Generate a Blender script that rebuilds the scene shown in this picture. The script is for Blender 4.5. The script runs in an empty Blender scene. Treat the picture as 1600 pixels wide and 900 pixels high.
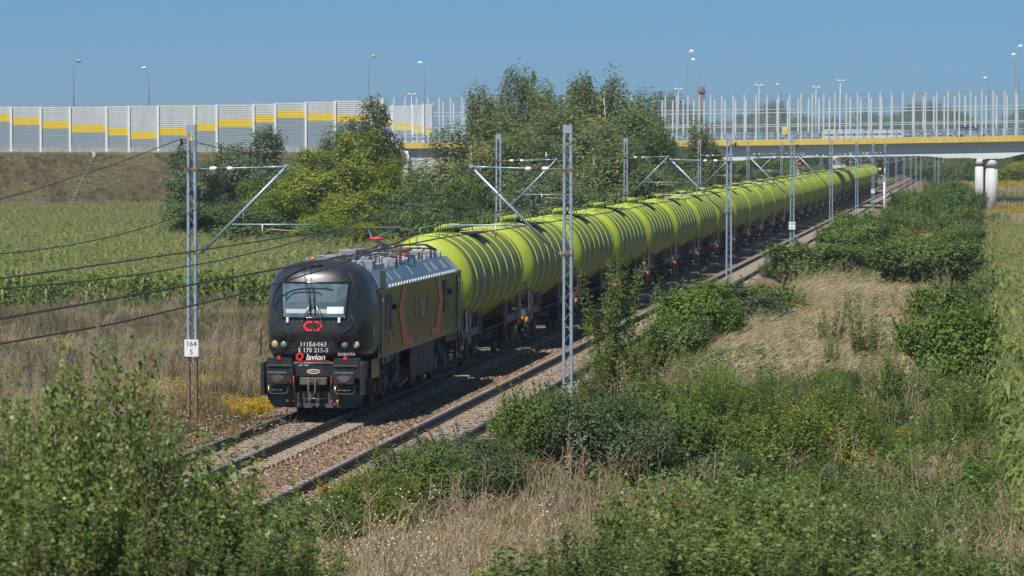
import bpy, math, random
import numpy as np
from mathutils import Vector, Matrix, noise
R = math.radians
random.seed(7)
# ------------------------------------------------------------------ camera, world, sun
scene = bpy.context.scene
COL = scene.collection
F = 5800.0; CAMZ = 6.95; YAW = math.atan(720 / F); PITCH = math.atan(218 / F)
SN, CS = math.sin(YAW), math.cos(YAW)
cam_d = bpy.data.cameras.new('camera'); cam = bpy.data.objects.new('camera', cam_d); COL.objects.link(cam)
cam_d.sensor_width = 36; cam_d.lens = 36 * F / 1600; cam_d.clip_start = 1; cam_d.clip_end = 12000
cam.location = (0, 0, CAMZ); cam.rotation_euler = (math.pi / 2 - PITCH, 0, YAW)
cam_d.dof.use_dof = True; cam_d.dof.focus_distance = 115; cam_d.dof.aperture_fstop = 7.1
scene.camera = cam
SUN = Vector((-.25, -.54, 1.0)).normalized()
w = bpy.data.worlds.new('World'); scene.world = w; w.use_nodes = True
wn = w.node_tree.nodes; sky = wn.new('ShaderNodeTexSky'); sky.sky_type = 'NISHITA'; sky.sun_disc = False
sky.sun_elevation = math.asin(SUN.z); sky.sun_rotation = math.atan2(SUN.x, SUN.y)
sky.air_density = 1.0; sky.dust_density = 0.0; sky.ozone_density = 5.0; sky.altitude = 2500
tcw = wn.new('ShaderNodeTexCoord'); vm = wn.new('ShaderNodeVectorMath'); vm.operation = 'ADD'; vm.inputs[1].default_value = (0, 0, .10)   # clear air down to the horizon
hs = wn.new('ShaderNodeHueSaturation'); hs.inputs['Saturation'].default_value = 1.0
WL = w.node_tree.links; WL.new(tcw.outputs['Generated'], vm.inputs[0]); WL.new(vm.outputs[0], sky.inputs[0]); WL.new(sky.outputs[0], hs.inputs['Color']); mxs = wn.new('ShaderNodeMix'); mxs.data_type = 'RGBA'; mxs.blend_type = 'MULTIPLY'; mxs.inputs[0].default_value = 1; mxs.inputs[7].default_value = (.76, 1.04, 1.0, 1)
WL.new(hs.outputs[0], mxs.inputs[6]); WL.new(mxs.outputs[2], wn['Background'].inputs[0]); wn['Background'].inputs[1].default_value = .07
sd = bpy.data.lights.new('sun', 'SUN'); sun = bpy.data.objects.new('sun', sd); COL.objects.link(sun)
sd.energy = 4.3; sd.angle = R(.53); sd.color = (1, .95, .86)
sun.rotation_euler = (-SUN).to_track_quat('-Z', 'Y').to_euler()
scene.view_settings.view_transform = 'Standard'; scene.view_settings.look = 'None'
scene.view_settings.exposure = 0.48; scene.view_settings.gamma = 1
scene.cycles.max_bounces = 6; scene.cycles.transparent_max_bounces = 16

# ------------------------------------------------------------------ geometry of the view (photo pixels -> places)
def world_uv(u, v, z=0.0):            # u to the camera's side, v ahead of it
    return Vector((u * CS - v * SN, u * SN + v * CS, z))
def at(px, py, d):                    # point seen at (px,py) of a 1600x900 picture, d metres ahead
    a = (450 - py) / F
    h = d * (a * math.cos(PITCH) - math.sin(PITCH)) / (math.cos(PITCH) + a * math.sin(PITCH))
    f = d * math.cos(PITCH) - h * math.sin(PITCH)
    return world_uv((px - 800) / F * f, d, CAMZ + h)
def depth(X, Y): return -X * SN + Y * CS
def sst(a, b, t):
    t = min(1, max(0, (t - a) / (b - a))); return t * t * (3 - 2 * t)
def ground_z(X, Y):
    d = depth(X, Y); b = -.72
    if X < -19.5: b += -1.0 * sst(-20.5, -31, X) if False else -1.0 * sst(20.5, 31, -X)
    if X > -10.2: b += -.3 * sst(-10.2, -5, X)
    if X > -7: b += 1.5 * sst(452, 520, d) * sst(-7, -1, X)
    b += min(5.4, max(0, 61 - d) * .115) * sst(-11, -7.6, X)
    if X < -20.3 or X > -9.6:
        b += .12 * noise.noise(Vector((X * .35, Y * .35, 0))) + (.25 * noise.noise(Vector((X * .05, Y * .05, 3))) if abs(X + 15) > 9 else 0)
    return b
def on_ground(px, py):                # ground point seen at that pixel
    z = -.9
    for _ in range(30):
        k = (450 - py) / F
        t = (k * math.cos(PITCH) - math.sin(PITCH)) / (math.cos(PITCH) + k * math.sin(PITCH))
        d = (z - CAMZ) / t
        p = at(px, py, d); z = z * .5 + .5 * ground_z(p.x, p.y)
    p.z = ground_z(p.x, p.y); return p, depth(p.x, p.y)

# ------------------------------------------------------------------ materials
MATS = {}
def mat(name, col, rough=.6, metal=0, var=0.0, vscale=3.0, col2=None, bump=0.0, bscale=20.0, coat=0.0, emit=None, estr=1, spec=.5, stretch=None, obj_coord=True):
    if name in MATS: return MATS[name]
    m = bpy.data.materials.new(name); m.use_nodes = True; nt = m.node_tree; b = nt.nodes['Principled BSDF']
    b.inputs['Roughness'].default_value = rough; b.inputs['Metallic'].default_value = metal
    b.inputs['Base Color'].default_value = (*col, 1); b.inputs['Coat Weight'].default_value = coat
    b.inputs['Coat Roughness'].default_value = .14; b.inputs['Specular IOR Level'].default_value = spec
    if emit: b.inputs['Emission Color'].default_value = (*emit, 1); b.inputs['Emission Strength'].default_value = estr
    if var or col2 or bump:
        tc = nt.nodes.new('ShaderNodeTexCoord'); mp = nt.nodes.new('ShaderNodeMapping')
        nt.links.new(tc.outputs['Object'], mp.inputs[0])
        if stretch: mp.inputs['Scale'].default_value = stretch
    if var or col2:
        n = nt.nodes.new('ShaderNodeTexNoise'); n.inputs['Scale'].default_value = vscale; n.inputs['Detail'].default_value = 6; n.inputs['Roughness'].default_value = .65
        nt.links.new(mp.outputs[0], n.inputs[0])
        r = nt.nodes.new('ShaderNodeValToRGB'); nt.links.new(n.outputs[0], r.inputs[0])
        c2 = col2 or tuple(c * (1 + var) for c in col); c1 = col if col2 else tuple(c * (1 - var) for c in col)
        r.color_ramp.elements[0].position = .35; r.color_ramp.elements[1].position = .68
        r.color_ramp.elements[0].color = (*c1, 1); r.color_ramp.elements[1].color = (*c2, 1)
        nt.links.new(r.outputs[0], b.inputs['Base Color'])
    if bump:
        n2 = nt.nodes.new('ShaderNodeTexNoise'); n2.inputs['Scale'].default_value = bscale; n2.inputs['Detail'].default_value = 5
        nt.links.new(mp.outputs[0], n2.inputs[0]); bp = nt.nodes.new('ShaderNodeBump'); bp.inputs['Strength'].default_value = bump
        bp.inputs['Distance'].default_value = .1; nt.links.new(n2.outputs[0], bp.inputs['Height']); nt.links.new(bp.outputs[0], b.inputs['Normal'])
    MATS[name] = m; return m
def leafmat(name, cols, trans=.42, rough=.55, nscale=.8, pos=None):
    """colour differs leaf by leaf and clump by clump"""
    if name in MATS: return MATS[name]
    m = bpy.data.materials.new(name); m.use_nodes = True; nt = m.node_tree; b = nt.nodes['Principled BSDF']
    g = nt.nodes.new('ShaderNodeNewGeometry'); tc = nt.nodes.new('ShaderNodeTexCoord')
    n = nt.nodes.new('ShaderNodeTexNoise'); n.inputs['Scale'].default_value = nscale; n.inputs['Detail'].default_value = 2
    nt.links.new(tc.outputs['Object'], n.inputs[0])
    a = nt.nodes.new('ShaderNodeMath'); a.operation = 'MULTIPLY_ADD'; nt.links.new(g.outputs['Random Per Island'], a.inputs[0]); a.inputs[1].default_value = .55
    s = nt.nodes.new('ShaderNodeMath'); s.operation = 'MULTIPLY_ADD'; nt.links.new(n.outputs[0], s.inputs[0]); s.inputs[1].default_value = 1.3; s.inputs[2].default_value = -.42
    nt.links.new(s.outputs[0], a.inputs[2])
    oi = nt.nodes.new('ShaderNodeObjectInfo'); a2 = nt.nodes.new('ShaderNodeMath'); a2.operation = 'MULTIPLY_ADD'
    nt.links.new(oi.outputs['Random'], a2.inputs[0]); a2.inputs[1].default_value = .16; nt.links.new(a.outputs[0], a2.inputs[2])
    r = nt.nodes.new('ShaderNodeValToRGB'); nt.links.new(a2.outputs[0], r.inputs[0])
    cr = r.color_ramp; k = len(cols)
    pos = pos or [i / (k - 1) for i in range(k)]
    cr.elements[0].color = (*cols[0], 1); cr.elements[0].position = pos[0]; cr.elements[1].color = (*cols[-1], 1); cr.elements[1].position = pos[-1]
    for i in range(1, k - 1):
        e = cr.elements.new(pos[i]); e.color = (*cols[i], 1)
    nt.links.new(r.outputs[0], b.inputs['Base Color']); b.inputs['Roughness'].default_value = rough; b.inputs['Specular IOR Level'].default_value = .35
    t = nt.nodes.new('ShaderNodeBsdfTranslucent'); nt.links.new(r.outputs[0], t.inputs[0])
    mx = nt.nodes.new('ShaderNodeMixShader'); mx.inputs[0].default_value = trans
    nt.links.new(b.outputs[0], mx.inputs[1]); nt.links.new(t.outputs[0], mx.inputs[2]); nt.links.new(mx.outputs[0], nt.nodes['Material Output'].inputs[0])
    MATS[name] = m; return m

# ------------------------------------------------------------------ mesh helpers
class MB:
    def __init__(s): s.v = []; s.f = []; s.sm = []; s.mi = []; s.cur = 0
    def poly(s, pts, faces, smooth=False):
        o = len(s.v); s.v += [tuple(p) for p in pts]
        for f in faces: s.f.append(tuple(o + i for i in f)); s.sm.append(smooth); s.mi.append(s.cur)
        return s
    def box(s, x0, x1, y0, y1, z0, z1, bev=0):
        if bev:
            b = bev; P = []
            for (z, i) in ((z0, b), (z0 + b, 0), (z1 - b, 0), (z1, b)):
                xa, xb, ya, yb = x0 + i, x1 - i, y0 + i, y1 - i
                P += [(xa + b * (i == 0), ya, z), (xb - b * (i == 0), ya, z), (xb, ya + b * (i == 0), z), (xb, yb - b * (i == 0), z), (xb - b * (i == 0), yb, z), (xa + b * (i == 0), yb, z), (xa, yb - b * (i == 0), z), (xa, ya + b * (i == 0), z)]
            fs = [tuple(range(7, -1, -1)), tuple(range(24, 32))]
            for k in range(3):
                for i in range(8): j = (i + 1) % 8; fs.append((k * 8 + i, k * 8 + j, k * 8 + 8 + j, k * 8 + 8 + i))
            return s.poly(P, fs)
        return s.poly([(x0, y0, z0), (x1, y0, z0), (x1, y1, z0), (x0, y1, z0), (x0, y0, z1), (x1, y0, z1), (x1, y1, z1), (x0, y1, z1)],
                      [(0, 3, 2, 1), (4, 5, 6, 7), (0, 1, 5, 4), (1, 2, 6, 5), (2, 3, 7, 6), (3, 0, 4, 7)])
    def beam(s, a, b, w_, h_):
        a, b = Vector(a), Vector(b); d = (b - a).normalized(); up = Vector((0, 0, 1)) if abs(d.z) < .95 else Vector((0, 1, 0))
        x = d.cross(up).normalized() * w_ / 2; y = x.cross(d).normalized() * h_ / 2
        return s.poly([a - x - y, a + x - y, a + x + y, a - x + y, b - x - y, b + x - y, b + x + y, b - x + y],
                      [(0, 3, 2, 1), (4, 5, 6, 7), (0, 1, 5, 4), (1, 2, 6, 5), (2, 3, 7, 6), (3, 0, 4, 7)])
    def tube(s, pts, r, n=8, cap=True, smooth=True):
        pts = [Vector(p) for p in pts]; rs = r if isinstance(r, (list, tuple)) else [r] * len(pts); o = len(s.v); ref = None
        for i, p in enumerate(pts):
            d = (pts[min(i + 1, len(pts) - 1)] - pts[max(i - 1, 0)]).normalized()
            if ref is None: ref = Vector((0, 0, 1)) if abs(d.z) < .9 else Vector((1, 0, 0))
            x = d.cross(ref).normalized(); y = x.cross(d).normalized(); ref = y
            for k in range(n):
                a = 2 * math.pi * k / n; s.v.append(tuple(p + (x * math.cos(a) + y * math.sin(a)) * rs[i]))
        for i in range(len(pts) - 1):
            for k in range(n):
                q = (k + 1) % n; s.f.append((o + i * n + k, o + i * n + q, o + (i + 1) * n + q, o + (i + 1) * n + k)); s.sm.append(smooth); s.mi.append(s.cur)
        if cap:
            s.f.append(tuple(o + k for k in range(n - 1, -1, -1))); s.f.append(tuple(o + (len(pts) - 1) * n + k for k in range(n))); s.sm += [False] * 2; s.mi += [s.cur] * 2
        return s
    def lathe(s, prof, org=(0, 0, 0), axis='y', n=24, smooth=True):    # prof: (radius, position along axis)
        o = len(s.v); org = Vector(org)
        for (r, t) in prof:
            for k in range(n):
                a = 2 * math.pi * k / n; c, q = r * math.cos(a), r * math.sin(a)
                s.v.append(tuple(org + (Vector((c, t, q)) if axis == 'y' else Vector((c, q, t)) if axis == 'z' else Vector((t, c, q)))))
        for i in range(len(prof) - 1):
            for k in range(n):
                q = (k + 1) % n; s.f.append((o + i * n + k, o + i * n + q, o + (i + 1) * n + q, o + (i + 1) * n + k)); s.sm.append(smooth); s.mi.append(s.cur)
        for i, rev in ((0, 1), (len(prof) - 1, 0)):
            if prof[i][0] > 1e-4:
                f = [o + i * n + k for k in range(n)]; s.f.append(tuple(f[::-1] if rev else f)); s.sm.append(False); s.mi.append(s.cur)
        return s
    def prism(s, pts, y0, y1, axis='y'):   # pts (a,b) polygon extruded along axis
        n = len(pts); f3 = (lambda a, b, t: (a, t, b)) if axis == 'y' else (lambda a, b, t: (t, a, b)) if axis == 'x' else (lambda a, b, t: (a, b, t))
        P = [f3(a, b, y0) for a, b in pts] + [f3(a, b, y1) for a, b in pts]
        return s.poly(P, [tuple(range(n)), tuple(range(2 * n - 1, n - 1, -1))] + [(i, i + n, (i + 1) % n + n, (i + 1) % n) for i in range(n)])
    def mesh(s, name, mats):
        me = bpy.data.meshes.new(name); me.from_pydata(s.v, [], s.f)
        for m in (mats if isinstance(mats, (list, tuple)) else [mats]): me.materials.append(m)
        me.polygons.foreach_set('use_smooth', s.sm); me.polygons.foreach_set('material_index', s.mi); me.update()
        return me
    def build(s, name, mats, parent=None, loc=None, label=None):
        return put(name, s.mesh(name, mats), parent, loc, label)
def put(name, me, parent=None, loc=None, label=None):
    o = bpy.data.objects.new(name, me); COL.objects.link(o)
    if parent: o.parent = parent
    if loc is not None: o.location = loc
    if label: o['label'] = label
    return o
def tag(o, label=None, cat=None, group=None, kind=None):
    if label: o['label'] = label
    if cat: o['category'] = cat
    if group: o['group'] = group
    if kind: o['kind'] = kind
    return o
def thing(name, label, cat, loc=(0, 0, 0), rz=0, group=None):
    o = bpy.data.objects.new(name, None); COL.objects.link(o); o.location = loc; o.rotation_euler = (0, 0, rz); o.empty_display_size = .2
    return tag(o, label, cat, group)
def kids(o): return KIDS.get(o.name, [])
KIDS = {}
def reg(root):
    for o in bpy.data.objects:
        if o.parent: KIDS.setdefault(o.parent.name, [])
    return root
def copy_tree(o, parent=None, skip=()):
    c = o.copy(); COL.objects.link(c)
    if parent: c.parent = parent
    for ch in list(o.children):
        if ch.name.split('.')[0] not in skip: copy_tree(ch, c, skip)
    return c
def mesh_np(name, V, faces, m, smooth=False, mi=None):
    me = bpy.data.meshes.new(name); V = np.asarray(V, np.float32); fc = np.asarray(faces, np.int32); k = fc.shape[1]
    me.vertices.add(len(V)); me.vertices.foreach_set('co', V.ravel()); me.loops.add(fc.size); me.loops.foreach_set('vertex_index', fc.ravel())
    me.polygons.add(len(fc)); me.polygons.foreach_set('loop_start', np.arange(0, fc.size, k, dtype=np.int32)); me.polygons.foreach_set('loop_total', np.full(len(fc), k, np.int32))
    for q in (m if isinstance(m, (list, tuple)) else [m]): me.materials.append(q)
    if mi is not None: me.polygons.foreach_set('material_index', np.asarray(mi, np.int32))
    if smooth: me.polygons.foreach_set('use_smooth', np.ones(len(fc), bool))
    me.update(calc_edges=True); me.validate(); return me
def text(body, size, loc, rot, m, parent, name='lettering', shear=0, ax='CENTER', ex=.002, bold=0):
    c = bpy.data.curves.new(name, 'FONT'); c.body = body; c.size = size; c.align_x = ax; c.align_y = 'CENTER'; c.extrude = ex; c.shear = shear; c.offset = bold
    c.resolution_u = 2; c.materials.append(m); o = bpy.data.objects.new(name, c); COL.objects.link(o); o.location = loc; o.rotation_euler = rot; o.parent = parent; return o
PROTO = bpy.data.collections.new('scatter_sources')
def scatter(name, label, cat, P, rot, scl, idx, meshes, kind='stuff', tilt=None):
    """one object whose points carry linked plants or stones"""
    P = np.asarray(P, np.float32); n = len(P)
    me = bpy.data.meshes.new(name); me.vertices.add(n); me.vertices.foreach_set('co', P.ravel())
    a = me.attributes.new('rot', 'FLOAT_VECTOR', 'POINT'); rv = np.zeros((n, 3), np.float32); rv[:, 2] = rot
    if tilt is not None: rv[:, :2] = tilt
    a.data.foreach_set('vector', rv.ravel())
    a = me.attributes.new('scl', 'FLOAT', 'POINT'); a.data.foreach_set('value', np.asarray(scl, np.float32))
    a = me.attributes.new('idx', 'INT', 'POINT'); a.data.foreach_set('value', np.asarray(idx, np.int32))
    c = bpy.data.collections.new(name + '_sources')
    for i, m in enumerate(meshes):
        o = bpy.data.objects.new('%s_%02d' % (name, i), m); c.objects.link(o)
    g = bpy.data.node_groups.new(name, 'GeometryNodeTree'); g.interface.new_socket('Geometry', in_out='INPUT', socket_type='NodeSocketGeometry'); g.interface.new_socket('Geometry', in_out='OUTPUT', socket_type='NodeSocketGeometry')
    N = g.nodes; gi = N.new('NodeGroupInput'); go = N.new('NodeGroupOutput'); ci = N.new('GeometryNodeCollectionInfo'); ci.inputs[0].default_value = c
    ci.inputs['Separate Children'].default_value = True; ci.inputs['Reset Children'].default_value = True
    ip = N.new('GeometryNodeInstanceOnPoints'); ip.inputs['Pick Instance'].default_value = True
    def attr(nm, t):
        q = N.new('GeometryNodeInputNamedAttribute'); q.data_type = t; q.inputs[0].default_value = nm; return [x for x in q.outputs if x.enabled and x.name == 'Attribute'][0]
    L = g.links; L.new(gi.outputs[0], ip.inputs['Points']); L.new(ci.outputs[0], ip.inputs['Instance']); L.new(attr('idx', 'INT'), ip.inputs['Instance Index'])
    L.new(attr('rot', 'FLOAT_VECTOR'), ip.inputs['Rotation']); L.new(attr('scl', 'FLOAT'), ip.inputs['Scale']); L.new(ip.outputs[0], go.inputs[0])
    o = bpy.data.objects.new(name, me); COL.objects.link(o); md = o.modifiers.new('scatter', 'NODES'); md.node_group = g
    return tag(o, label, cat, None, kind)
ORD = 'first second third fourth fifth sixth seventh eighth ninth tenth eleventh twelfth thirteenth fourteenth fifteenth sixteenth seventeenth eighteenth nineteenth twentieth twenty-first twenty-second twenty-third twenty-fourth twenty-fifth twenty-sixth twenty-seventh twenty-eighth twenty-ninth thirtieth thirty-first thirty-second'.split()

# ------------------------------------------------------------------ material table
M_black = mat('black_paint', (.017, .019, .023), .42, coat=.34, col2=(.030, .031, .033), vscale=1.8, stretch=(1, 1, .5))
M_side = mat('black_side_paint', (.014, .014, .013), .22, coat=.06, spec=.22, col2=(.02, .019, .017), vscale=1.5, stretch=(1, .5, 3))
M_black2 = mat('black_matt', (.022, .023, .026), .5, var=.3, vscale=6)
M_grey = mat('roof_grey', (.225, .25, .285), .45, var=.18, vscale=2.5)
M_bluegrey = mat('roof_bluegrey', (.10, .15, .22), .38, var=.12, vscale=2)
M_palebl = mat('pale_grille', (.27, .32, .39), .5)
M_under = mat('undergear', (.03, .031, .034), .65, var=.5, vscale=8, bump=.2)
M_dust = mat('dusty_steel', (.10, .085, .075), .7, var=.4, vscale=5)
M_skirt = mat('dusty_skirt', (.05, .045, .04), .7, var=.35, vscale=5)
M_steel = mat('bright_steel', (.5, .5, .5), .3, 1)
M_galv = mat('galvanised', (.36, .44, .52), .45, .35, var=.12, vscale=4)
M_rust = mat('rusty_steel', (.24, .13, .075), .8, var=.4, vscale=9)
M_wire = mat('wire_dark', (.055, .045, .045), .6, .2)
M_copper = mat('copper_arm', (.42, .25, .17), .5, .3)
M_ins = mat('brown_insulator', (.10, .03, .025), .25, coat=.4)
M_orange = mat('orange_paint', (.85, .30, .02), .5, var=.2, vscale=15)
M_orlogo = mat('orange_bracket', (.52, .075, .015), .4)
M_red = mat('red_paint', (.75, .03, .03), .4)
M_white = mat('white_paint', (.78, .8, .82), .5, var=.06, vscale=3)
M_whitet = mat('white_print', (.8, .8, .8), .5)
M_palet = mat('faded_print', (.38, .38, .36), .5)
M_yel = mat('yellow_panel', (.80, .56, .03), .5, var=.04, vscale=.6)
M_yel2 = mat('yellow_cornice', (.78, .55, .10), .5, col2=(.62, .45, .12), vscale=2.2, stretch=(1, 1, .2))
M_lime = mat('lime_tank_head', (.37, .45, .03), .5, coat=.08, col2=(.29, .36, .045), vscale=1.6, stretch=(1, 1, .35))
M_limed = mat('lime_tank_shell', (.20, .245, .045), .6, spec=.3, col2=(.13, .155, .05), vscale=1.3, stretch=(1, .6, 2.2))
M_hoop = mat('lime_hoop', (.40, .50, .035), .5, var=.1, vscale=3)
M_patch = mat('faded_blue_patch', (.085, .105, .13), .45, var=.12, vscale=4)
M_wframe = mat('wagon_frame', (.085, .085, .09), .6, var=.35, vscale=4)
M_conc = mat('concrete', (.47, .46, .43), .8, col2=(.26, .25, .22), vscale=2.5, stretch=(1, 1, .3), bump=.15, bscale=30)
M_concw = mat('pale_concrete', (.60, .62, .64), .7, col2=(.46, .47, .47), vscale=1.6, stretch=(1, 1, .18))
M_gird = mat('girder_paint', (.45, .49, .51), .55, var=.06, vscale=.5)
M_flange = mat('white_flange', (.74, .78, .80), .5, var=.05, vscale=1)
M_rail = mat('rail_web', (.055, .04, .035), .7, var=.3, vscale=10)
M_railtop = mat('rail_head', (.46, .5, .55), .22, 1)
M_sleep = mat('concrete_sleeper', (.33, .27, .22), .85, var=.2, vscale=5, bump=.2)
M_pl = mat('panel_light', (.57, .60, .62), .5, col2=(.49, .51, .52), vscale=1.2, stretch=(1, 1, .25))
M_pd = mat('panel_dark', (.27, .33, .38), .5, var=.05, vscale=2)
M_glassdark = mat('windscreen', (.10, .15, .18), .07, coat=1, var=.5, vscale=2.2)
M_blackglass = mat('black_glass', (.01, .012, .014), .05, coat=.5)
M_lens = mat('lamp_lens', (.55, .42, .25), .15, coat=1, var=.5, vscale=30)
M_lens2 = mat('lamp_lens_dark', (.16, .2, .21), .12, coat=1)
def acrylic():
    m = bpy.data.materials.new('acrylic_pane'); m.use_nodes = True; nt = m.node_tree; nt.nodes.clear()
    o = nt.nodes.new('ShaderNodeOutputMaterial'); t = nt.nodes.new('ShaderNodeBsdfTransparent'); t.inputs[0].default_value = (.92, .95, .95, 1)
    g = nt.nodes.new('ShaderNodeBsdfGlossy'); g.inputs['Roughness'].default_value = .12; g.inputs[0].default_value = (.8, .85, .9, 1)
    d = nt.nodes.new('ShaderNodeBsdfDiffuse'); d.inputs[0].default_value = (.4, .45, .46, 1)
    a = nt.nodes.new('ShaderNodeMixShader'); b = nt.nodes.new('ShaderNodeMixShader'); a.inputs[0].default_value = .05; b.inputs[0].default_value = .07
    nt.links.new(t.outputs[0], a.inputs[1]); nt.links.new(g.outputs[0], a.inputs[2]); nt.links.new(a.outputs[0], b.inputs[1]); nt.links.new(d.outputs[0], b.inputs[2]); nt.links.new(b.outputs[0], o.inputs[0])
    return m
M_acr = acrylic()

# ================================================================== GROUND
xs = sorted(set(list(np.arange(-120, 40, 1.0)) + [-10.2, -19.5, -20.5, -9.6] + list(-120 - np.cumsum(np.geomspace(2, 500, 22))) + list(40 + np.cumsum(np.geomspace(2, 500, 22)))))
ys = sorted(set(list(np.arange(-30, 130, 1.0)) + list(np.arange(130, 560, 3.0)) + list(560 + np.cumsum(np.geomspace(4, 800, 26))) + list(-30 - np.cumsum(np.geomspace(2, 300, 10)))))
V = np.array([(x, y, ground_z(x, y) if (abs(x) < 400 and y < 900) else (-1.7 if x < -31 else -.9)) for y in ys for x in xs])
nx, ny = len(xs), len(ys)
ii = np.arange(nx * ny).reshape(ny, nx)
FC = np.stack([ii[:-1, :-1].ravel(), ii[:-1, 1:].ravel(), ii[1:, 1:].ravel(), ii[1:, :-1].ravel()], 1)
def ground_mat():
    m = bpy.data.materials.new('meadow_ground'); m.use_nodes = True; nt = m.node_tree; b = nt.nodes['Principled BSDF']; b.inputs['Roughness'].default_value = .9; b.inputs['Specular IOR Level'].default_value = .1
    tc = nt.nodes.new('ShaderNodeTexCoord')
    def nz(s, dt=5):
        n = nt.nodes.new('ShaderNodeTexNoise'); n.inputs['Scale'].default_value = s; n.inputs['Detail'].default_value = dt; nt.links.new(tc.outputs['Object'], n.inputs[0]); return n
    r1 = nt.nodes.new('ShaderNodeValToRGB'); nt.links.new(nz(.12).outputs[0], r1.inputs[0]); e = r1.color_ramp.elements
    e[0].position = .4; e[0].color = (.075, .10, .03, 1); e[1].position = .6; e[1].color = (.22, .17, .09, 1)
    r2 = nt.nodes.new('ShaderNodeValToRGB'); nt.links.new(nz(3).outputs[0], r2.inputs[0]); e = r2.color_ramp.elements
    e[0].position = .3; e[0].color = (.45, .45, .4, 1); e[1].position = .7; e[1].color = (1.3, 1.3, 1.2, 1)
    mx = nt.nodes.new('ShaderNodeMix'); mx.data_type = 'RGBA'; mx.blend_type = 'MULTIPLY'; mx.inputs[0].default_value = 1
    nt.links.new(r1.outputs[0], mx.inputs[6]); nt.links.new(r2.outputs[0], mx.inputs[7]); nt.links.new(mx.outputs[2], b.inputs['Base Color'])
    bp = nt.nodes.new('ShaderNodeBump'); bp.inputs['Strength'].default_value = .8; bp.inputs['Distance'].default_value = .15; nt.links.new(nz(6).outputs[0], bp.inputs['Height']); nt.links.new(bp.outputs[0], b.inputs['Normal'])
    return m
g_ = put('ground', mesh_np('ground', V, FC, ground_mat(), True)); tag(g_, kind='structure')

# ballast bed
def ballast_prof(x):
    for a, b, z0, z1 in ((-20.2, -19.0, -.8, -.24), (-19.0, -11.0, -.24, -.24), (-11.0, -9.9, -.24, -.8)):
        if a <= x <= b: return z0 + (z1 - z0) * (x - a) / (b - a)
    return -.8
bx = list(np.arange(-20.2, -9.85, .1)); by = list(np.arange(20, 150, .1)) + list(np.arange(150, 1400, 4))
def bz(x, y):
    z = ballast_prof(x)
    t1, t2 = abs(x + 17), abs(x + 13)
    if min(t1, t2) < 1.3: z = -.225
    elif -16 < x < -14: z -= .05
    return z
BZ = np.array([bz(x, 0) for x in bx]); XX, YY = np.meshgrid(bx, by); rng = np.random.default_rng(3)
JJ = rng.normal(0, 1, XX.shape); ZZ = BZ[None, :] + JJ * .014 * (YY < 150); ZZ[:, 0] = -.85; ZZ[:, -1] = -.85
V = np.stack([XX.ravel() + rng.normal(0, .02, XX.size) * (YY.ravel() < 150), YY.ravel(), ZZ.ravel()], 1); nx, ny = len(bx), len(by); ii = np.arange(nx * ny).reshape(ny, nx)
FC = np.stack([ii[:-1, :-1].ravel(), ii[:-1, 1:].ravel(), ii[1:, 1:].ravel(), ii[1:, :-1].ravel()], 1)
def stone_mat(name, inst=False):
    m = bpy.data.materials.new(name); m.use_nodes = True; nt = m.node_tree; b = nt.nodes['Principled BSDF']; b.inputs['Roughness'].default_value = .85
    r = nt.nodes.new('ShaderNodeValToRGB'); e = r.color_ramp; e.elements[0].color = (.06, .038, .025, 1); e.elements[1].color = (.47, .37, .26, 1); e.elements[1].position = 1
    for p, c in ((.25, (.12, .076, .048)), (.55, (.19, .128, .08)), (.8, (.28, .20, .13)), (.9, (.31, .17, .09))):
        q = e.elements.new(p); q.color = (*c, 1)
    if inst:
        oi = nt.nodes.new('ShaderNodeObjectInfo'); nt.links.new(oi.outputs['Random'], r.inputs[0])
    else:
        tc = nt.nodes.new('ShaderNodeTexCoord'); vo = nt.nodes.new('ShaderNodeTexVoronoi'); vo.inputs['Scale'].default_value = 15; nt.links.new(tc.outputs['Object'], vo.inputs[0])
        sp = nt.nodes.new('ShaderNodeSeparateColor'); nt.links.new(vo.outputs['Color'], sp.inputs[0]); nt.links.new(sp.outputs[0], r.inputs[0])
        bp = nt.nodes.new('ShaderNodeBump'); bp.inputs['Strength'].default_value = 1; bp.inputs['Distance'].default_value = .05; bp.invert = True; nt.links.new(vo.outputs['Distance'], bp.inputs['Height']); nt.links.new(bp.outputs[0], b.inputs['Normal'])
    gp = nt.nodes.new('ShaderNodeNewGeometry'); sx = nt.nodes.new('ShaderNodeSeparateXYZ'); nt.links.new(gp.outputs['Position'], sx.inputs[0]); fac = []
    def mth(op, a, b_=0.0):
        q = nt.nodes.new('ShaderNodeMath'); q.operation = op
        for k_, v_ in ((0, a), (1, b_)):
            if isinstance(v_, float): q.inputs[k_].default_value = v_
            else: nt.links.new(v_, q.inputs[k_])
        return q.outputs[0]
    d1 = mth('ABSOLUTE', mth('ADD', sx.outputs[0], 17.0)); d2 = mth('ABSOLUTE', mth('ADD', sx.outputs[0], 13.0)); dm = mth('MINIMUM', d1, d2)
    nn = nt.nodes.new('ShaderNodeTexNoise'); nn.inputs['Scale'].default_value = .8; nn.inputs['Detail'].default_value = 4; nt.links.new(gp.outputs['Position'], nn.inputs[0])
    dd = mth('ADD', dm, mth('MULTIPLY', nn.outputs[0], .9)); mr = nt.nodes.new('ShaderNodeMapRange'); nt.links.new(dd, mr.inputs[0])
    for k_, v_ in ((1, .45), (2, 1.25), (3, .55), (4, 1.0)): mr.inputs[k_].default_value = v_
    mc = nt.nodes.new('ShaderNodeMix'); mc.data_type = 'RGBA'; mc.blend_type = 'MULTIPLY'; mc.inputs[0].default_value = 1; nt.links.new(r.outputs[0], mc.inputs[6]); nt.links.new(mr.outputs[0], mc.inputs[7])
    nt.links.new(mc.outputs[2], b.inputs['Base Color']); return m
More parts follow.
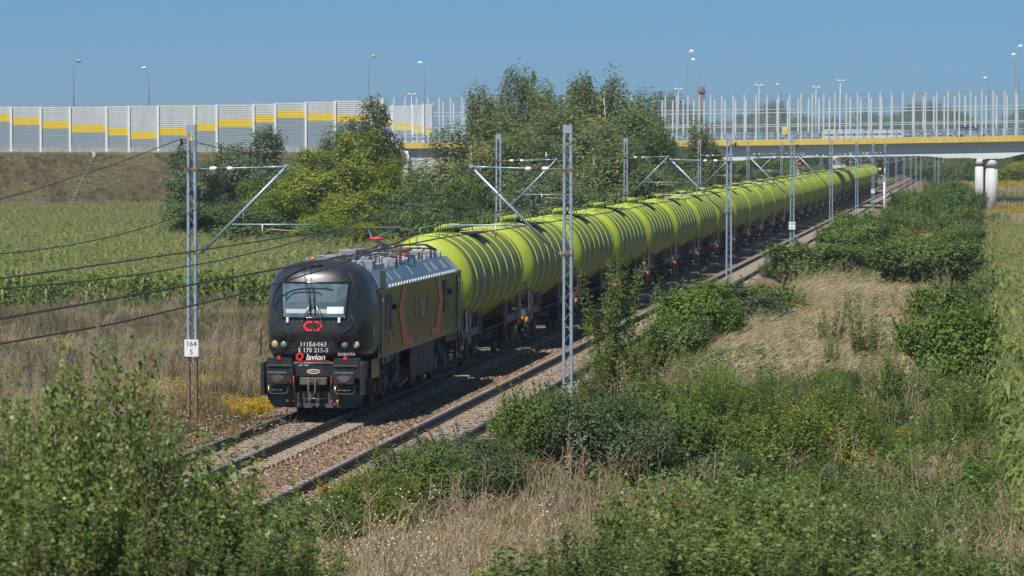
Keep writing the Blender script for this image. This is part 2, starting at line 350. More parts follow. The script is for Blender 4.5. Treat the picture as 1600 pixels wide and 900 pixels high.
tag(put('ballast_bed', mesh_np('ballast_bed', V, FC, stone_mat('ballast_bed'), False)), kind='structure')
stones = []
for k in range(5):
    rr = random.Random(k); m_ = MB(); ph = [rr.uniform(.7, 1.25) for _ in range(8)]
    P = [((ph[i]) * math.cos(a) * 1.1, ph[i] * math.sin(a) * .85, -.35 + .15 * rr.random()) for i, a in enumerate([j * math.pi / 2.5 for j in range(5)])] + [(.75 * ph[i] * math.cos(a + .5), .65 * ph[i] * math.sin(a + .5), .45 + .35 * rr.random()) for i, a in enumerate([j * math.pi / 1.5 for j in range(3)])]
    m_.poly([tuple(c * .034 for c in p) for p in P], [(5, 6, 7), (0, 1, 5), (1, 6, 5), (1, 2, 6), (2, 3, 6), (3, 7, 6), (3, 4, 7), (4, 0, 5), (4, 5, 7)])
    stones.append(m_.mesh('ballast_stone', stone_mat('stone', True)))
n = 90000
Y = 52 + 95 * rng.random(n) ** 1.35; X = -19.9 + 9.8 * rng.random(n)
keep = ~((np.abs(np.minimum(np.abs(X + 17), np.abs(X + 13))) < 1.0) & (rng.random(n) < .55)); X, Y = X[keep], Y[keep]; n = len(X)
Z = np.array([bz(x, 0) for x in X]) + .008
scatter('ballast_stones', 'brown crushed stone lying along both railway tracks', 'gravel', np.stack([X, Y, Z], 1), rng.random(n) * 6.28, rng.uniform(.7, 1.5, n), rng.integers(0, 5, n), stones, tilt=rng.normal(0, .5, (n, 2)))

# ================================================================== TRACKS
rail_m = MB()
L0, L1 = 20.0, 1500.0
prof = [(-.07, -.17), (.07, -.17), (.07, -.155), (.012, -.135), (.012, -.045), (.036, -.035), (.036, -.006), (.028, 0), (-.028, 0), (-.036, -.006), (-.036, -.035), (-.012, -.045), (-.012, -.135), (-.07, -.155)]
P = [(a, L0, b) for a, b in prof] + [(a, L1, b) for a, b in prof]; q = len(prof)
rail_m.poly(P, [tuple(range(q)), tuple(range(2 * q - 1, q - 1, -1))])
for i in range(q):
    rail_m.cur = 1 if i in (6, 7, 8) else 0
    j = (i + 1) % q; rail_m.poly([P[i], P[j], P[j + q], P[i + q]], [(0, 3, 2, 1)])
rail_me = rail_m.mesh('rail', [M_rail, M_railtop])
sl = MB().prism([(-1.3, -.36), (1.3, -.36), (1.3, -.2), (1.25, -.185), (.4, -.2), (-.4, -.2), (-1.25, -.185), (-1.3, -.2)], -.13, .13).mesh('sleeper', M_sleep)
clip = MB()
for s_ in (-1, 1):
    for q_ in (-.7525, .7525):
        x = q_ + s_ * .11; clip.tube([(x - .03 * s_, -.05, -.15), (x, -.06, -.12), (x + .05 * s_, -.03, -.115), (x + .05 * s_, .03, -.115), (x, .06, -.12), (x - .03 * s_, .05, -.15)], .011, 4)
clip_me = clip.mesh('rail_clips', M_rail)
for X0, lab in ((-17, 'railway track the black locomotive and tank train stand on'), (-13, 'empty railway track beside the train with weeds at its edge')):
    t = thing('railway_track', lab, 'railway track', (X0, 0, 0), 0, 'parallel railway tracks')
    for s_ in (-1, 1): put('rail', rail_me, t, (s_ * .7525, 0, 0))
    for k in range(290): put('sleeper', sl, t, (0, 55 + k * .6, 0))
    far = MB()
    for k in range(700):
        y = 55 + (290 + k) * .6; far.box(-1.3, 1.3, y - .13, y + .13, -.36, -.19)
    for k in range(58): far.box(-1.3, 1.3, 20.2 + k * .6 - .13, 20.2 + k * .6 + .13, -.36, -.19)
    o = far.build('sleeper', M_sleep, t); o['kind'] = 'stuff'
    V0 = np.array([v.co[:] for v in clip_me.vertices]); 
    F4 = [tuple(p.vertices) for p in clip_me.polygons if len(p.vertices) == 4]; F4 = np.array(F4); VV = []; FF = []
    for k in range(150): VV.append(V0 + [0, 55 + k * .6, 0]); FF.append(F4 + k * len(V0))
    o = put('rail_fastening', mesh_np('rail_fastening', np.concatenate(VV), np.concatenate(FF), M_rail), t); o['kind'] = 'stuff'

# ================================================================== LOCOMOTIVE  (local: nose at y=0, back is +y, z from rail head)
LOCO_Y = 94.9
loco = thing('locomotive', 'black electric locomotive with orange brackets heading the train of green tank wagons', 'locomotive', (-17, LOCO_Y, 0))
def hexpts(): pass
BT, BB, HW = 4.0, 1.42, 1.41
def outline(n=72):      # closed front outline, round shoulders, flat bottom
    pts = []
    for i in range(n):
        a = 2 * math.pi * i / n; c, s_ = math.cos(a), math.sin(a)
        zc = 2.55
        if s_ >= 0: ex, rz = 2.9, BT - zc
        else: ex, rz = 7.0, zc - BB
        x = math.copysign(abs(c) ** (2 / ex), c) * HW; z = zc + math.copysign(abs(s_) ** (2 / ex), s_) * rz
        pts.append((x, z))
    return pts
def setback(x, z, s_=0):
    ax = abs(x) / HW; y = .62 * ax ** 3.2 + .10 * ax ** 2
    if z < 2.06: y += .13 + .05 * (2.06 - z) * .3 - (0 if z < 1.98 else .13 * (z - 1.98) / .08) + .0
    else: y += .17 * (z - 2.06) + .42 * max(0, z - 3.15) ** 1.7 + .05 * max(0, 2.25 - z)
    return y + .42 * max(0, s_ - .80) ** 2 / .04
OUT = outline(); ON = len(OUT); ss = [0, .12, .24, .36, .48, .58, .66, .74, .8, .86, .9, .94, .97, 1.0]
b_ = MB(); P = []
zc = 2.55
for s_ in ss[1:]:
    for (x, z) in OUT: xx, zz = x * s_, zc + (z - zc) * s_; P.append((xx, setback(xx, zz, s_), zz))
P.append((0, setback(0, zc), zc)); Fs = []
for k in range(len(ss) - 2):
    for i in range(ON): j = (i + 1) % ON; Fs.append((k * ON + i, (k + 1) * ON + i, (k + 1) * ON + j, k * ON + j))
Fs += [(len(P) - 1, i, (i + 1) % ON) for i in range(ON)]
o0 = (len(ss) - 2) * ON
P += [(x, 2.35, z) for (x, z) in OUT]; o1 = len(P) - ON
Fs += [(o0 + i, o1 + i, o1 + (i + 1) % ON, o0 + (i + 1) % ON) for i in range(ON)]
b_.poly(P, Fs, True); b_.build('cab_shell', M_black, loco)
def fy(x, z, off=.012):
    s_ = max(abs(x) / HW, 0); return setback(x, z, 0) - off
def patch(x0, x1, z0, z1, off, nx_=10, nz_=5, wt=1.0, name='patch', m=None, parent=None, thick=.0, frame=0):
    """panel lying on the curved face; wt = width of the lower edge over the upper"""
    mb = MB(); P = []
    for j in range(nz_ + 1):
        for i in range(nx_ + 1):
            z = z0 + (z1 - z0) * j / nz_; k = wt + (1 - wt) * j / nz_; x = (x0 + x1) / 2 + ((x1 - x0) / 2) * k * (2 * i / nx_ - 1); P.append((x, fy(x, z, off), z))
    g = lambda i, j: j * (nx_ + 1) + i
    Fs = [(g(i, j), g(i + 1, j), g(i + 1, j + 1), g(i, j + 1)) for i in range(nx_) for j in range(nz_)]
    mb.poly(P, Fs, True)
    return mb.build(name, m, parent), [P[g(i, 0)] for i in range(nx_ + 1)] + [P[g(nx_, j)] for j in range(1, nz_ + 1)] + [P[g(i, nz_)] for i in range(nx_ - 1, -1, -1)] + [P[g(0, j)] for j in range(nz_ - 1, 0, -1)]
ws, edge = patch(-.89, .89, 2.55, 3.46, .02, wt=.93, name='windscreen', m=M_glassdark, parent=loco)
MB().tube(edge + [edge[0]], .026, 6, False).build('window_frame', M_blackglass, ws)
for xa, xb, za, zb_, cc in ((-.74, .35, 2.67, 2.78, (.5, .52, .54)), (.36, .78, 2.66, 2.84, (.9, .9, .88))): patch(xa, xb, za, zb_, .023, 8, 2, 1, 'painted_desk_glare', mat('desk_glare%.1f' % cc[0], cc, .3, coat=1), ws)  # pale strips on the glass paint in sun glare and sunlit desk, brighter right
for sx in (-.22, .22):     # blinds seen behind the glass as paler squares
    patch(sx - .2 - .2 * (sx < 0), sx + .2 + .2 * (sx > 0), 2.95, 3.32, .024, 6, 3, 1, 'sun_blind', mat('blind', (.13, .165, .18), .3, coat=1), ws)
def on_face(pts, r, name, m, parent, off=.03, n=5): return MB().tube([(x, fy(x, z, off), z) for x, z in pts], r, n).build(name, m, parent)
for sx in (-1, 1):
    wp = on_face([(sx * .06 - .05, 3.3), (sx * .06, 2.62)], .017, 'wiper', M_black2, loco, .07)
    on_face([(sx * .28 - .03, 2.42), (sx * .06 - .0, 2.95)], .012, 'wiper_arm', M_steel, wp, .08)
    on_face([(sx * .34, 2.42), (sx * .06 + .05, 2.92)], .010, 'wiper_arm', M_black2, wp, .09)
    on_face([(sx * .98, 2.62), (sx * 1.02, 2.4), (sx * .9, 2.26), (sx * .72, 2.15)], .012, 'grab_rail', M_black2, loco, .03)
    mb = MB(); x = sx * .68; y = fy(x, 2.49); mb.box(x - .035, x + .035, y - .05, y + .02, 2.42, 2.56, .01); mb.build('marker_camera', M_white, loco)
on_face([(-.6, 2.13), (-.52, 2.54)], .006, 'panel_seam', M_dust, loco, .006); on_face([(.62, 2.13), (.52, 2.54)], .006, 'panel_seam', M_dust, loco, .006)
on_face([(-.95, 3.56), (.95, 3.56)], .007, 'panel_seam', M_dust, loco, .004, 4)
for sx in (-1, 1): on_face([(sx * 1.02, 2.7), (sx * 1.04, 3.1), (sx * 1.0, 3.45), (sx * .86, 3.72)], .007, 'panel_seam', M_dust, loco, .004, 4)
# red bracket emblem
for sx in (-1, 1):
    mb = MB(); pts = [(.02, 2.47), (.16, 2.47), (.27, 2.34), (.16, 2.21), (.02, 2.21), (.02, 2.265), (.135, 2.265), (.20, 2.34), (.135, 2.415), (.02, 2.415)]
    pts = [(x * sx, z) for x, z in pts]; P = [(x, fy(x, z, .018), z) for x, z in pts]
    mb.poly(P, [(0, 1, 8, 9), (1, 2, 7, 8), (2, 3, 6, 7), (3, 4, 5, 6)]); mb.build('emblem', M_red, loco)
# lamps in a swept recess
for sx in (-1, 1):
    mb = MB(); P = []
    for a in range(20):
        t = 2 * math.pi * a / 20; x = sx * (.94 + .33 * math.cos(t) - .1 * math.sin(t)); z = 1.83 + .16 * math.sin(t) - .03; P.append((x, fy(x, z, .015), z))
    mb.poly(P, [tuple(range(20))]); hl = mb.build('lamp_recess', M_blackglass, loco)
    for (x, r, m_, nm) in ((1.06, .105, M_lens, 'headlight'), (.80, .09, M_lens2, 'tail_light')):
        x *= sx; y = fy(x, 1.84, 0)
        h_ = MB().lathe([(r * .2, -.05), (r * .8, -.045), (r, -.02), (r, .05)], (x, y, 1.84), 'y', 16).build(nm, m_, loco)
        MB().lathe([(r, -.025), (r * 1.14, -.02), (r * 1.14, .04)], (x, y, 1.84), 'y', 16).build('lamp_ring', M_black2, h_)
    for k in range(3): on_face([(sx * .62, 1.86 - k * .045), (sx * (.42 - .0 * k), 1.88 - k * .045)], .008, 'vent_slot', M_under, loco, .012, 4)
text('111Ed-063', .165, (0, fy(0, 1.80, .05), 1.86), (R(90), 0, 0), M_whitet, loco)
text('5 170 215-5', .165, (0, fy(0, 1.63, .05), 1.705), (R(90), 0, 0), M_whitet, loco)
text('O', .26, (-.375, fy(0, 1.5, .08) + .03, 1.535), (R(90), 0, 0), M_red, loco, shear=.2, bold=.012)
text('lavion', .215, (.06, fy(0, 1.5, .08) + .02, 1.525), (R(90), 0, 0), M_whitet, loco, shear=.25, bold=.004)
MB().box(-.42, .45, fy(0, 1.5, .06), fy(0, 1.5, .03), 1.425, 1.437).build('underline', M_red, loco)
text('DOROTA', .105, (.86, fy(.86, 1.6, .06) - .05, 1.60), (R(90), 0, R(9)), M_whitet, loco)
# buffer beam, housings, buffers
bb = MB(); bb.box(-1.32, 1.32, .20, 1.0, .95, 1.40, .03); bb.box(-.95, .95, .14, .3, 1.02, 1.38, .02); beam = bb.build('buffer_beam', M_black, loco)
text('PESA', .09, (0, .128, 1.20), (R(90), 0, 0), M_palet, loco) if False else None
mb = MB(); P = [(.17 * math.cos(2 * math.pi * k / 20) * 1.0, .132, 1.15 + .055 * math.sin(2 * math.pi * k / 20)) for k in range(20)]; mb.tube(P + [P[0]], .008, 4, False); mb.build('oval_badge', M_whitet, beam)
text('NEWAG', .075, (0, .128, 1.15), (R(90), 0, 0), M_whitet, beam)
for x in (-.33, -.18, -.0): MB().box(x - .06, x + .05, .13, .15, 1.30, 1.35).build('plate', M_palet if x < -.1 else M_under, beam)
for sx in (-1, 1):
    x = sx * .875
    mb = MB(); mb.prism([(x - .36, 1.35), (x - .30, 1.50), (x + .30, 1.50), (x + .36, 1.35), (x + .36, 1.0), (x - .36, 1.0)], -.02, .5)
    hs = mb.build('buffer_housing', M_black2, loco)
    MB().box(x - .30, x + .30, -.06, .0, 1.30, 1.335).build('step_tread', M_dust, hs)
    MB().box(x - .05, x + .03, -.04, .02, 1.47, 1.56).build('tail_marker', M_red, hs)
    bf = MB().box(x - .28, x + .28, -.34, -.28, .84, 1.17, .03).box(x - .24, x + .24, -.29, -.2, .88, 1.13).build('buffer', M_black2, loco)
    mb = MB(); P = [(x + .16 * math.cos(a) * (1 + .3 * math.sin(3 * a)), -.343, 1.0 + .09 * math.sin(a)) for a in [2 * math.pi * k / 16 for k in range(16)]]; mb.poly(P, [tuple(range(15, -1, -1))]); mb.build('grease_patch', M_dust, bf)
    MB().lathe([(.16, -.25), (.16, .1), (.2, .1), (.2, .3)], (x, 0, 1.0), 'y', 16).build('buffer_tube', M_under, bf)
    MB().box(x - .3, x + .3, -.12, .3, .70, .80, .01).build('shunter_step', M_under, loco)
    MB().tube([(x - .26, -.16, .8), (x - .24, -.18, .64), (x - .18, -.18, .6), (x + .18, -.18, .6), (x + .24, -.18, .64), (x + .26, -.16, .8)], .016, 6).build('step_rail', M_steel, loco)
    MB().box(x + sx * .43 - .05, x + sx * .43 + .05, -.1, .3, .55, 1.4, .01).build('side_bracket', M_black2, loco)
    MB().tube([(sx * 1.44, .9, 2.3), (sx * 1.5, .75, 2.2), (sx * 1.5, .7, 1.5)], .016, 6).build('grab_rail', M_black2, loco)
    for k, (cx, m_) in enumerate(((.50, M_red), (.66, M_yel), (.58, M_under))):
        xx = sx * cx; h_ = MB().tube([(xx, .10, 1.02), (xx, -.02, .95), (xx - .02 * sx, -.06, .70), (xx - .03 * sx, .0, .42), (xx + .02 * sx, .05, .36)], .022, 6).build('brake_hose', M_under, loco)
        if k < 2:
            MB().box(xx - .018, xx + .018, -.04, .1, .88, 1.05).build('hose_cock', m_, h_); MB().lathe([(.035, -.05), (.035, .03)], (xx, .0, .40), 'y', 8).build('hose_head', m_, h_)
MB().box(-.36, .36, .05, .24, .80, 1.0, .02).build('coupler_plate', M_dust, loco)
mb = MB(); mb.tube([(-.07, 0, .98), (-.09, -.12, .95), (-.09, -.14, .62), (0, -.12, .5), (.09, -.14, .62), (.09, -.12, .95), (.07, 0, .98)], .026, 6); mb.lathe([(.05, -.16), (.05, -.02)], (0, 0, .93), 'y', 10); mb.build('coupling_shackle', M_dust, loco)
MB().tube([(-.35, .02, .46), (.35, .02, .46)], .012, 5).build('hose_bar', M_steel, loco)
# snow plough
mb = MB(); pl = [(-1.28, .62), (-1.25, .42), (-1.08, .20), (1.08, .20), (1.25, .42), (1.28, .62)]
P = [(x, .10 + .28 * (abs(x) / 1.28) ** 2, z) for x, z in pl] + [(x * .98, .25 + .28 * (abs(x) / 1.28) ** 2, z + .01) for x, z in pl]
mb.poly(P, [(5, 4, 3, 2, 1, 0), (6, 7, 8, 9, 10, 11)] + [(i, (i + 1) % 6, (i + 1) % 6 + 6, i + 6) for i in range(6)]); so = mb.build('snow_plough', M_black, loco)
for x in (-.1, .12, -.42, .45): MB().box(x - .045, x + .045, .07, .13, .24, .60).build('plough_rib', M_dust, so)
# body side shell
LB = 18.1
def sec(hw, z0, zs, zr, xr): return [(-hw, z0), (-hw, zs), (-xr, zr), (xr, zr), (hw, zs), (hw, z0)]
mb = MB(); s1 = sec(1.405, 1.40, 3.20, 3.2, 1.405); 
mb.box(-1.40, 1.40, 2.0, LB, 1.38, 3.22); body = mb.build('body_side', M_side, loco)
mb = MB()
for y0, y1 in ((2.33, 5.9), (5.92, 11.2), (11.22, 15.8), (15.82, LB - .05)):
    mb.prism([(-1.36, 3.221), (1.36, 3.221), (1.04, 3.56), (.95, 3.655), (-.95, 3.655), (-1.04, 3.56)], y0, y1)
roof = mb.build('roof', M_grey, loco)
for sx in (-1, 1):     # sloping blue-grey hatches with pale grilles
    hatches = [(3.4, 7.4, 0), (7.42, 11.3, .10), (11.32, 16.6, 0)]
    for (y0, y1, up) in hatches:
        a, b, c, d = Vector((sx * 1.405, y0, 3.25)), Vector((sx * 1.405, y1, 3.25)), Vector((sx * (1.02 + up * -.2), y1, 3.69 + up)), Vector((sx * (1.02 + up * -.2), y0, 3.69 + up))
        nrm = Vector((sx * .75, 0, .66)) * .03; P = [a, b, c, d]; P2 = [p - nrm * 2 for p in P]
        h_ = MB().poly(P + P2, [(0, 1, 2, 3), (7, 6, 5, 4), (0, 4, 5, 1), (1, 5, 6, 2), (2, 6, 7, 3), (3, 7, 4, 0)]).build('roof_hatch', M_bluegrey, loco)
        for t in ((.12, .24), (.36, .48), (.72, .84)) if up == 0 else ((.30, .42),):
            q = [a.lerp(b, t[0]), a.lerp(b, t[1]), d.lerp(c, t[1]), d.lerp(c, t[0])]; q = [q[0].lerp(q[3], .25), q[1].lerp(q[2], .25), q[1].lerp(q[2], .8), q[0].lerp(q[3], .8)]
            MB().poly([p + nrm * .15 for p in q], [(0, 1, 2, 3)]).build('roof_grille', M_palebl, h_)
    gt = MB().box(sx * 1.41 - .02, sx * 1.41 + .03, 3.0, 16.8, 3.20, 3.235).build('gutter', M_white, loco)
    for k in range(26): MB().box(sx * 1.425 - .015, sx * 1.425 + .02, 3.3 + k * .52, 3.3 + k * .52 + .22, 3.235, 3.29).build('gutter_bracket', M_white, loco)
    MB().prism([(2.35, 3.24), (3.35, 3.24), (3.35, 3.66), (2.35, 3.70)], sx * 1.32, sx * 1.40, 'x').build('roof_shoulder', M_bluegrey, loco)
    X = sx * 1.405
    def splate(y0, y1, z0, z1, t, nm, m_, par=loco): return MB().box(min(X, X + sx * t), max(X, X + sx * t), y0, y1, z0, z1).build(nm, m_, par)
    dr = splate(2.42, 3.05, 1.5, 3.12, .012, 'cab_door', M_side); splate(2.60, 2.86, 2.5, 3.02, .02, 'door_window', M_blackglass, dr)
    dr2 = splate(17.1, 17.75, 1.5, 3.12, .012, 'cab_door', M_side); splate(17.25, 17.6, 2.5, 3.0, .02, 'door_window', M_blackglass, dr2)
    for y in (2.34, 3.12, 17.02, 17.82): MB().tube([(X, y, 3.0), (X + sx * .07, y, 2.96), (X + sx * .07, y, 1.25), (X, y, 1.2)], .016, 6).build('door_handrail', M_galv, loco)
    v = splate(3.5, 4.25, 2.05, 3.02, .015, 'side_vent', M_black2)
    for k in range(9): MB().box(min(X, X + sx * .03), max(X, X + sx * .03), 3.52, 4.23, 2.1 + k * .1, 2.13 + k * .1).build('louvre', M_under, v)
    v = splate(14.2, 14.9, 2.1, 3.02, .015, 'side_vent', M_black2)
    for k in range(9): MB().box(min(X, X + sx * .03), max(X, X + sx * .03), 14.22, 14.88, 2.14 + k * .1, 2.17 + k * .1).build('louvre', M_under, v)
    for y in (4.65, 15.4): MB().lathe([(.05, 0), (.10, .02 * sx), (.10, .06 * sx), (.03, .10 * sx)], (X, y, 2.66), 'x', 12).build('round_cover', M_under, loco)
    def decal(pts, m_, nm, t=.016):
        xx = X + sx * t; P = [(xx, y, z) for y, z in pts]; return MB().poly(P, [tuple(range(len(P)))]).build(nm, m_, loco)
    for fs, mir in ((5.6, 1), (14.1, -1)):
        def q(y): return fs + mir * y
        MB().poly([(X + sx * .005, q(y), z) for y, z in ((.65, 3.17), (1.45, 3.17), (-.05, 2.55), (.75, 2.55), (.75, 1.50), (1.55, 1.76), (2.4, 1.50), (2.4, 1.76))], [(0, 1, 3, 2), (2, 3, 5, 4), (4, 5, 7, 6)]).build('orange_bracket', M_orlogo, loco)
    MB().poly([(X + sx * .005, y, z) for y, z in ((3.15, 2.2), (3.75, 2.2), (3.55, 2.08), (4.1, 2.08), (4.3, 1.85), (3.95, 1.85), (3.85, 1.45), (3.5, 1.45))], [(0, 1, 3, 2), (2, 3, 4, 5), (5, 4, 6, 7)]).build('orange_bracket', M_orlogo, loco)
    for y0, y1 in ((8.55, 8.75), (11.0, 11.2)):
        e = 1 if y0 < 9 else -1; yo = y0 if e > 0 else y1
        MB().poly([(X + sx * .005, yo + e * a, z) for a, z in ((.18, 2.78), (.34, 2.78), (0, 2.5), (.16, 2.5), (.18, 2.16), (.34, 2.16))], [(0, 1, 3, 2), (2, 3, 5, 4)]).build('orange_bracket', M_orlogo, loco)
    text('CARGO', .36, (X + sx * .006, 9.85, 2.59), (R(90), 0, R(90) * sx), M_palet, loco, bold=.01); text('UNIT', .36, (X + sx * .006, 9.85, 2.29), (R(90), 0, R(90) * sx), M_palet, loco, bold=.01)
    text('111Ed-063', .24, (X + sx * .006, 15.6, 2.25), (R(90), 0, R(90) * sx), M_palet, loco)
    text('Olavion', .2, (X + sx * .006, 4.9, 1.95), (R(90), 0, R(90) * sx), M_palet, loco); text('CARGOUNIT', .1, (X + sx * .006, 8.9, 1.58), (R(90), 0, R(90) * sx), M_palet, loco)
    # skirts and under-frame boxes
    for (y0, y1, z0, nm, m_) in ((.95, 2.2, .92, 'skirt_panel', M_side), (2.25, 2.4, .5, 'step_post', M_skirt), (3.1, 3.25, .5, 'step_post', M_skirt), (3.3, 4.3, 1.2, 'skirt_panel', M_skirt), (5.2, 5.5, .95, 'skirt_panel', M_skirt), (7.7, 12.2, .52, 'battery_box', M_skirt), (13.2, 13.5, 1.0, 'skirt_panel', M_skirt), (14.8, 16.9, 1.15, 'skirt_panel', M_skirt), (17.0, 17.2, .5, 'step_post', M_skirt), (17.75, 18.0, .5, 'step_post', M_skirt)):
        p_ = MB().box(min(X - sx * .06, X - sx * .01), max(X - sx * .06, X - sx * .01), y0, y1, z0, 1.42).build(nm, m_, loco)
        if nm == 'battery_box':
            MB().box(min(X, X - sx * .02), max(X, X - sx * .02), 9.3, 10.9, .62, 1.25).build('mesh_grille', M_under, p_)
            for y in (9.2, 11.0, 10.1): MB().box(min(X + sx * .01, X - sx * .01), max(X + sx * .01, X - sx * .01), y - .03, y + .03, .6, 1.32).build('box_rib', M_dust, p_)
            for y in (8.2, 10.1, 11.7): MB().box(min(X + sx * .01, X - sx * .01), max(X + sx * .01, X - sx * .01), y - .12, y + .12, 1.18, 1.3).build('latch', M_black2, p_)
    for k in range(4):
        MB().box(min(X, X - sx * .3), max(X, X - sx * .3), 2.5, 3.05, .42 + k * .28, .45 + k * .28).build('cab_step', M_dust, loco); MB().box(min(X, X - sx * .3), max(X, X - sx * .3), 17.22, 17.7, .42 + k * .28, .45 + k * .28).build('cab_step', M_dust, loco)
    mb = MB(); mb.beam((X - sx * .1, 4.4, .45), (X - sx * .1, 6.2, 1.0), .08, .08); mb.beam((X - sx * .1, 6.0, .4), (X - sx * .1, 7.6, .55), .08, .1); mb.build('traction_rod', M_dust, loco)
# bogies
def wheelset(r=.6, half=.7525):
    mb = MB()
    for s_ in (-1, 1): mb.lathe([(.09, -.07 * s_), (.12, -.06 * s_), (r * .75, -.03 * s_), (r * .8, -.065 * s_), (r, -.065 * s_), (r + .0, .055 * s_), (r + .03, .07 * s_), (r * .8, .07 * s_), (.12, .05 * s_), (.09, .07 * s_)], (-s_ * -half, 0, r), 'x', 28)
    mb.lathe([(.08, -1.0), (.08, 1.0)], (0, 0, r), 'x', 10); return mb
wl = wheelset(.6).mesh('wheelset', M_under)
for by0 in (2.5, 11.9):
    mb = MB()
    for s_ in (-1, 1):
        mb.prism([(by0 - .6, .95), (by0 - .5, .70), (by0 + .5, .55), (by0 + 3.6, .55), (by0 + 4.4, .70), (by0 + 4.5, .95), (by0 + 3.4, 1.1), (by0 + .6, 1.1)], s_ * 1.0 - .08, s_ * 1.0 + .08, 'x')
    mb.box(-.95, .95, by0 + .8, by0 + 1.1, .6, .95).box(-.95, .95, by0 + 2.8, by0 + 3.1, .6, .95)
    bg = mb.build('bogie', M_under, loco)
    for k in range(3):
        put('wheelset', wl, bg, (0, by0 + k * 1.95, 0))
        for s_ in (-1, 1):
            MB().box(s_ * 1.12 - .12, s_ * 1.12 + .12, by0 + k * 1.95 - .2, by0 + k * 1.95 + .2, .42, .78, .03).build('axle_box', M_dust, bg)
            for e in (-.36, .36): MB().lathe([(.1, .6), (.1, 1.1)], (s_ * 1.12, by0 + k * 1.95 + e, 0), 'z', 10).build('spring', M_dust if e < 0 else M_under, bg)
    for s_ in (-1, 1): MB().beam((s_ * 1.2, by0 + .9, .5), (s_ * 1.2, by0 + 1.5, 1.25), .1, .1).build('damper', M_dust, bg)
MB().box(-1.0, 1.0, 7.8, 12.0, .5, 1.4).build('transformer_tank', M_under, loco); MB().box(-1.15, 1.15, .5, LB - .2, 1.15, 1.42).build('underframe', M_under, loco)
# rear end
mb = MB(); mb.box(-1.3, 1.3, LB, LB + .08, .95, 1.4); mb.build('rear_beam', M_under, loco)
for s_ in (-1, 1): MB().lathe([(.12, 0), (.12, .25), (.24, .26), (.24, .32)], (s_ * .875, LB + .02, 1.05), 'y', 14).build('rear_buffer', M_under, loco)
# roof equipment
rr = random.Random(5)
def insulator(x, y, z, h_, m_=M_ins, r=.06):
    pr = []
    for k in range(5): pr += [(r * .55, z + h_ * (k + .1) / 5), (r, z + h_ * (k + .45) / 5), (r * .55, z + h_ * (k + .8) / 5)]
    return MB().lathe([(r * .8, z)] + pr + [(r * .5, z + h_)], (x, y, 0), 'z', 8).build('insulator', m_, loco)
for (x, y, w_, l_, h_, m_, nm) in ((-.75, 3.3, .5, 1.6, .22, M_galv, 'roof_box'), (.55, 4.5, .7, .5, .26, M_grey, 'roof_box'), (.75, 5.6, .25, 1.6, .14, M_galv, 'roof_box'), (-.6, 6.3, .6, 1.6, .35, M_grey, 'roof_box'), (.2, 7.3, .35, .35, .3, M_palebl, 'breather_box'), (-.7, 10.4, .5, 1.8, .4, M_grey, 'roof_box'), (.1, 10.8, .8, .7, .2, M_galv, 'roof_box'), (.5, 12.8, .4, 1.0, .16, M_grey, 'roof_box'), (-.4, 14.5, .8, 1.6, .28, M_galv, 'roof_box'), (.4, 16.4, .9, .7, .2, M_grey, 'roof_box')):
    MB().box(x - w_ / 2, x + w_ / 2, y - l_ / 2, y + l_ / 2, 3.655, 3.66 + h_, .02).build(nm, m_, loco)
for k in range(26):
    x, y = rr.uniform(-.9, .9), rr.uniform(2.8, 17); insulator(x, y, 3.66, rr.uniform(.2, .38), rr.choice([M_ins, M_ins, M_white, M_ins, M_orange, M_red]), rr.uniform(.04, .07))
for k in range(14):
    y = rr.uniform(2.8, 14); x = rr.uniform(-.9, .9); y2, x2 = y + rr.uniform(.5, 2.6), x + rr.uniform(-.7, .7); z = rr.uniform(3.9, 4.08)
    MB().tube([(x, y, 3.66), (x, y + .05, z), ((x + x2) / 2, (y + y2) / 2, z + .05), (x2, y2, z), (x2, y2 + .05, 3.66)], .016 + .012 * rr.random(), 5).build('busbar', rr.choice([M_copper, M_under, M_steel, M_dust]), loco)
for k in range(16):
    x, y = rr.uniform(-.95, .95), rr.uniform(2.6, 17); s_ = rr.uniform(.05, .16); MB().box(x - s_, x + s_, y - s_, y + s_, 3.655, 3.66 + s_ * 1.3, .01).build('roof_fitting', rr.choice([M_under, M_grey, M_galv, M_dust]), loco)
mb = MB()
for s_ in (-1, 1): mb.tube([(s_ * .55, 2.7, 3.75), (s_ * .8, 3.6, 4.0), (s_ * .5, 4.4, 4.02)], .02, 5)
mb.box(-.9, .5, 2.5, 2.9, 3.86, 3.90); mb.build('horn_plate', M_galv, loco)
# raised pantograph
pt = thing('pantograph', None, None); pt.parent = loco
MB().tube([(-.7, 10.9, 4.0), (.7, 10.9, 4.0), (.7, 12.5, 4.0), (-.7, 12.5, 4.0), (-.7, 10.9, 4.0)], .035, 5).build('pantograph_base', M_dust, pt)
for x, y in ((-.6, 11.1), (.6, 11.1), (-.6, 12.3), (.6, 12.3)): o = insulator(x, y, 3.66, .32, M_red if x > 0 else M_ins, .09); o.parent = pt
MB().beam((0, 12.2, 4.05), (-.1, 10.4, 4.36), .1, .1).build('lower_arm', M_bluegrey, pt)
MB().tube([(-.12, 10.4, 4.36), (-.42, 11.5, 4.62)], .03, 6).build('upper_arm', M_bluegrey, pt); MB().tube([(-.05, 10.4, 4.36), (.42, 11.5, 4.62)], .03, 6).build('upper_arm', M_bluegrey, pt)
MB().tube([(-.2, 10.42, 4.36), (.2, 10.42, 4.36)], .045, 6).build('knee_joint', M_red, pt)
for y in (11.4, 11.75): MB().tube([(-1.0, y, 4.42), (-.85, y, 4.56), (-.55, y, 4.655), (.55, y, 4.655), (.85, y, 4.56), (1.0, y, 4.42)], .022, 6).build('contact_strip', M_dust, pt)
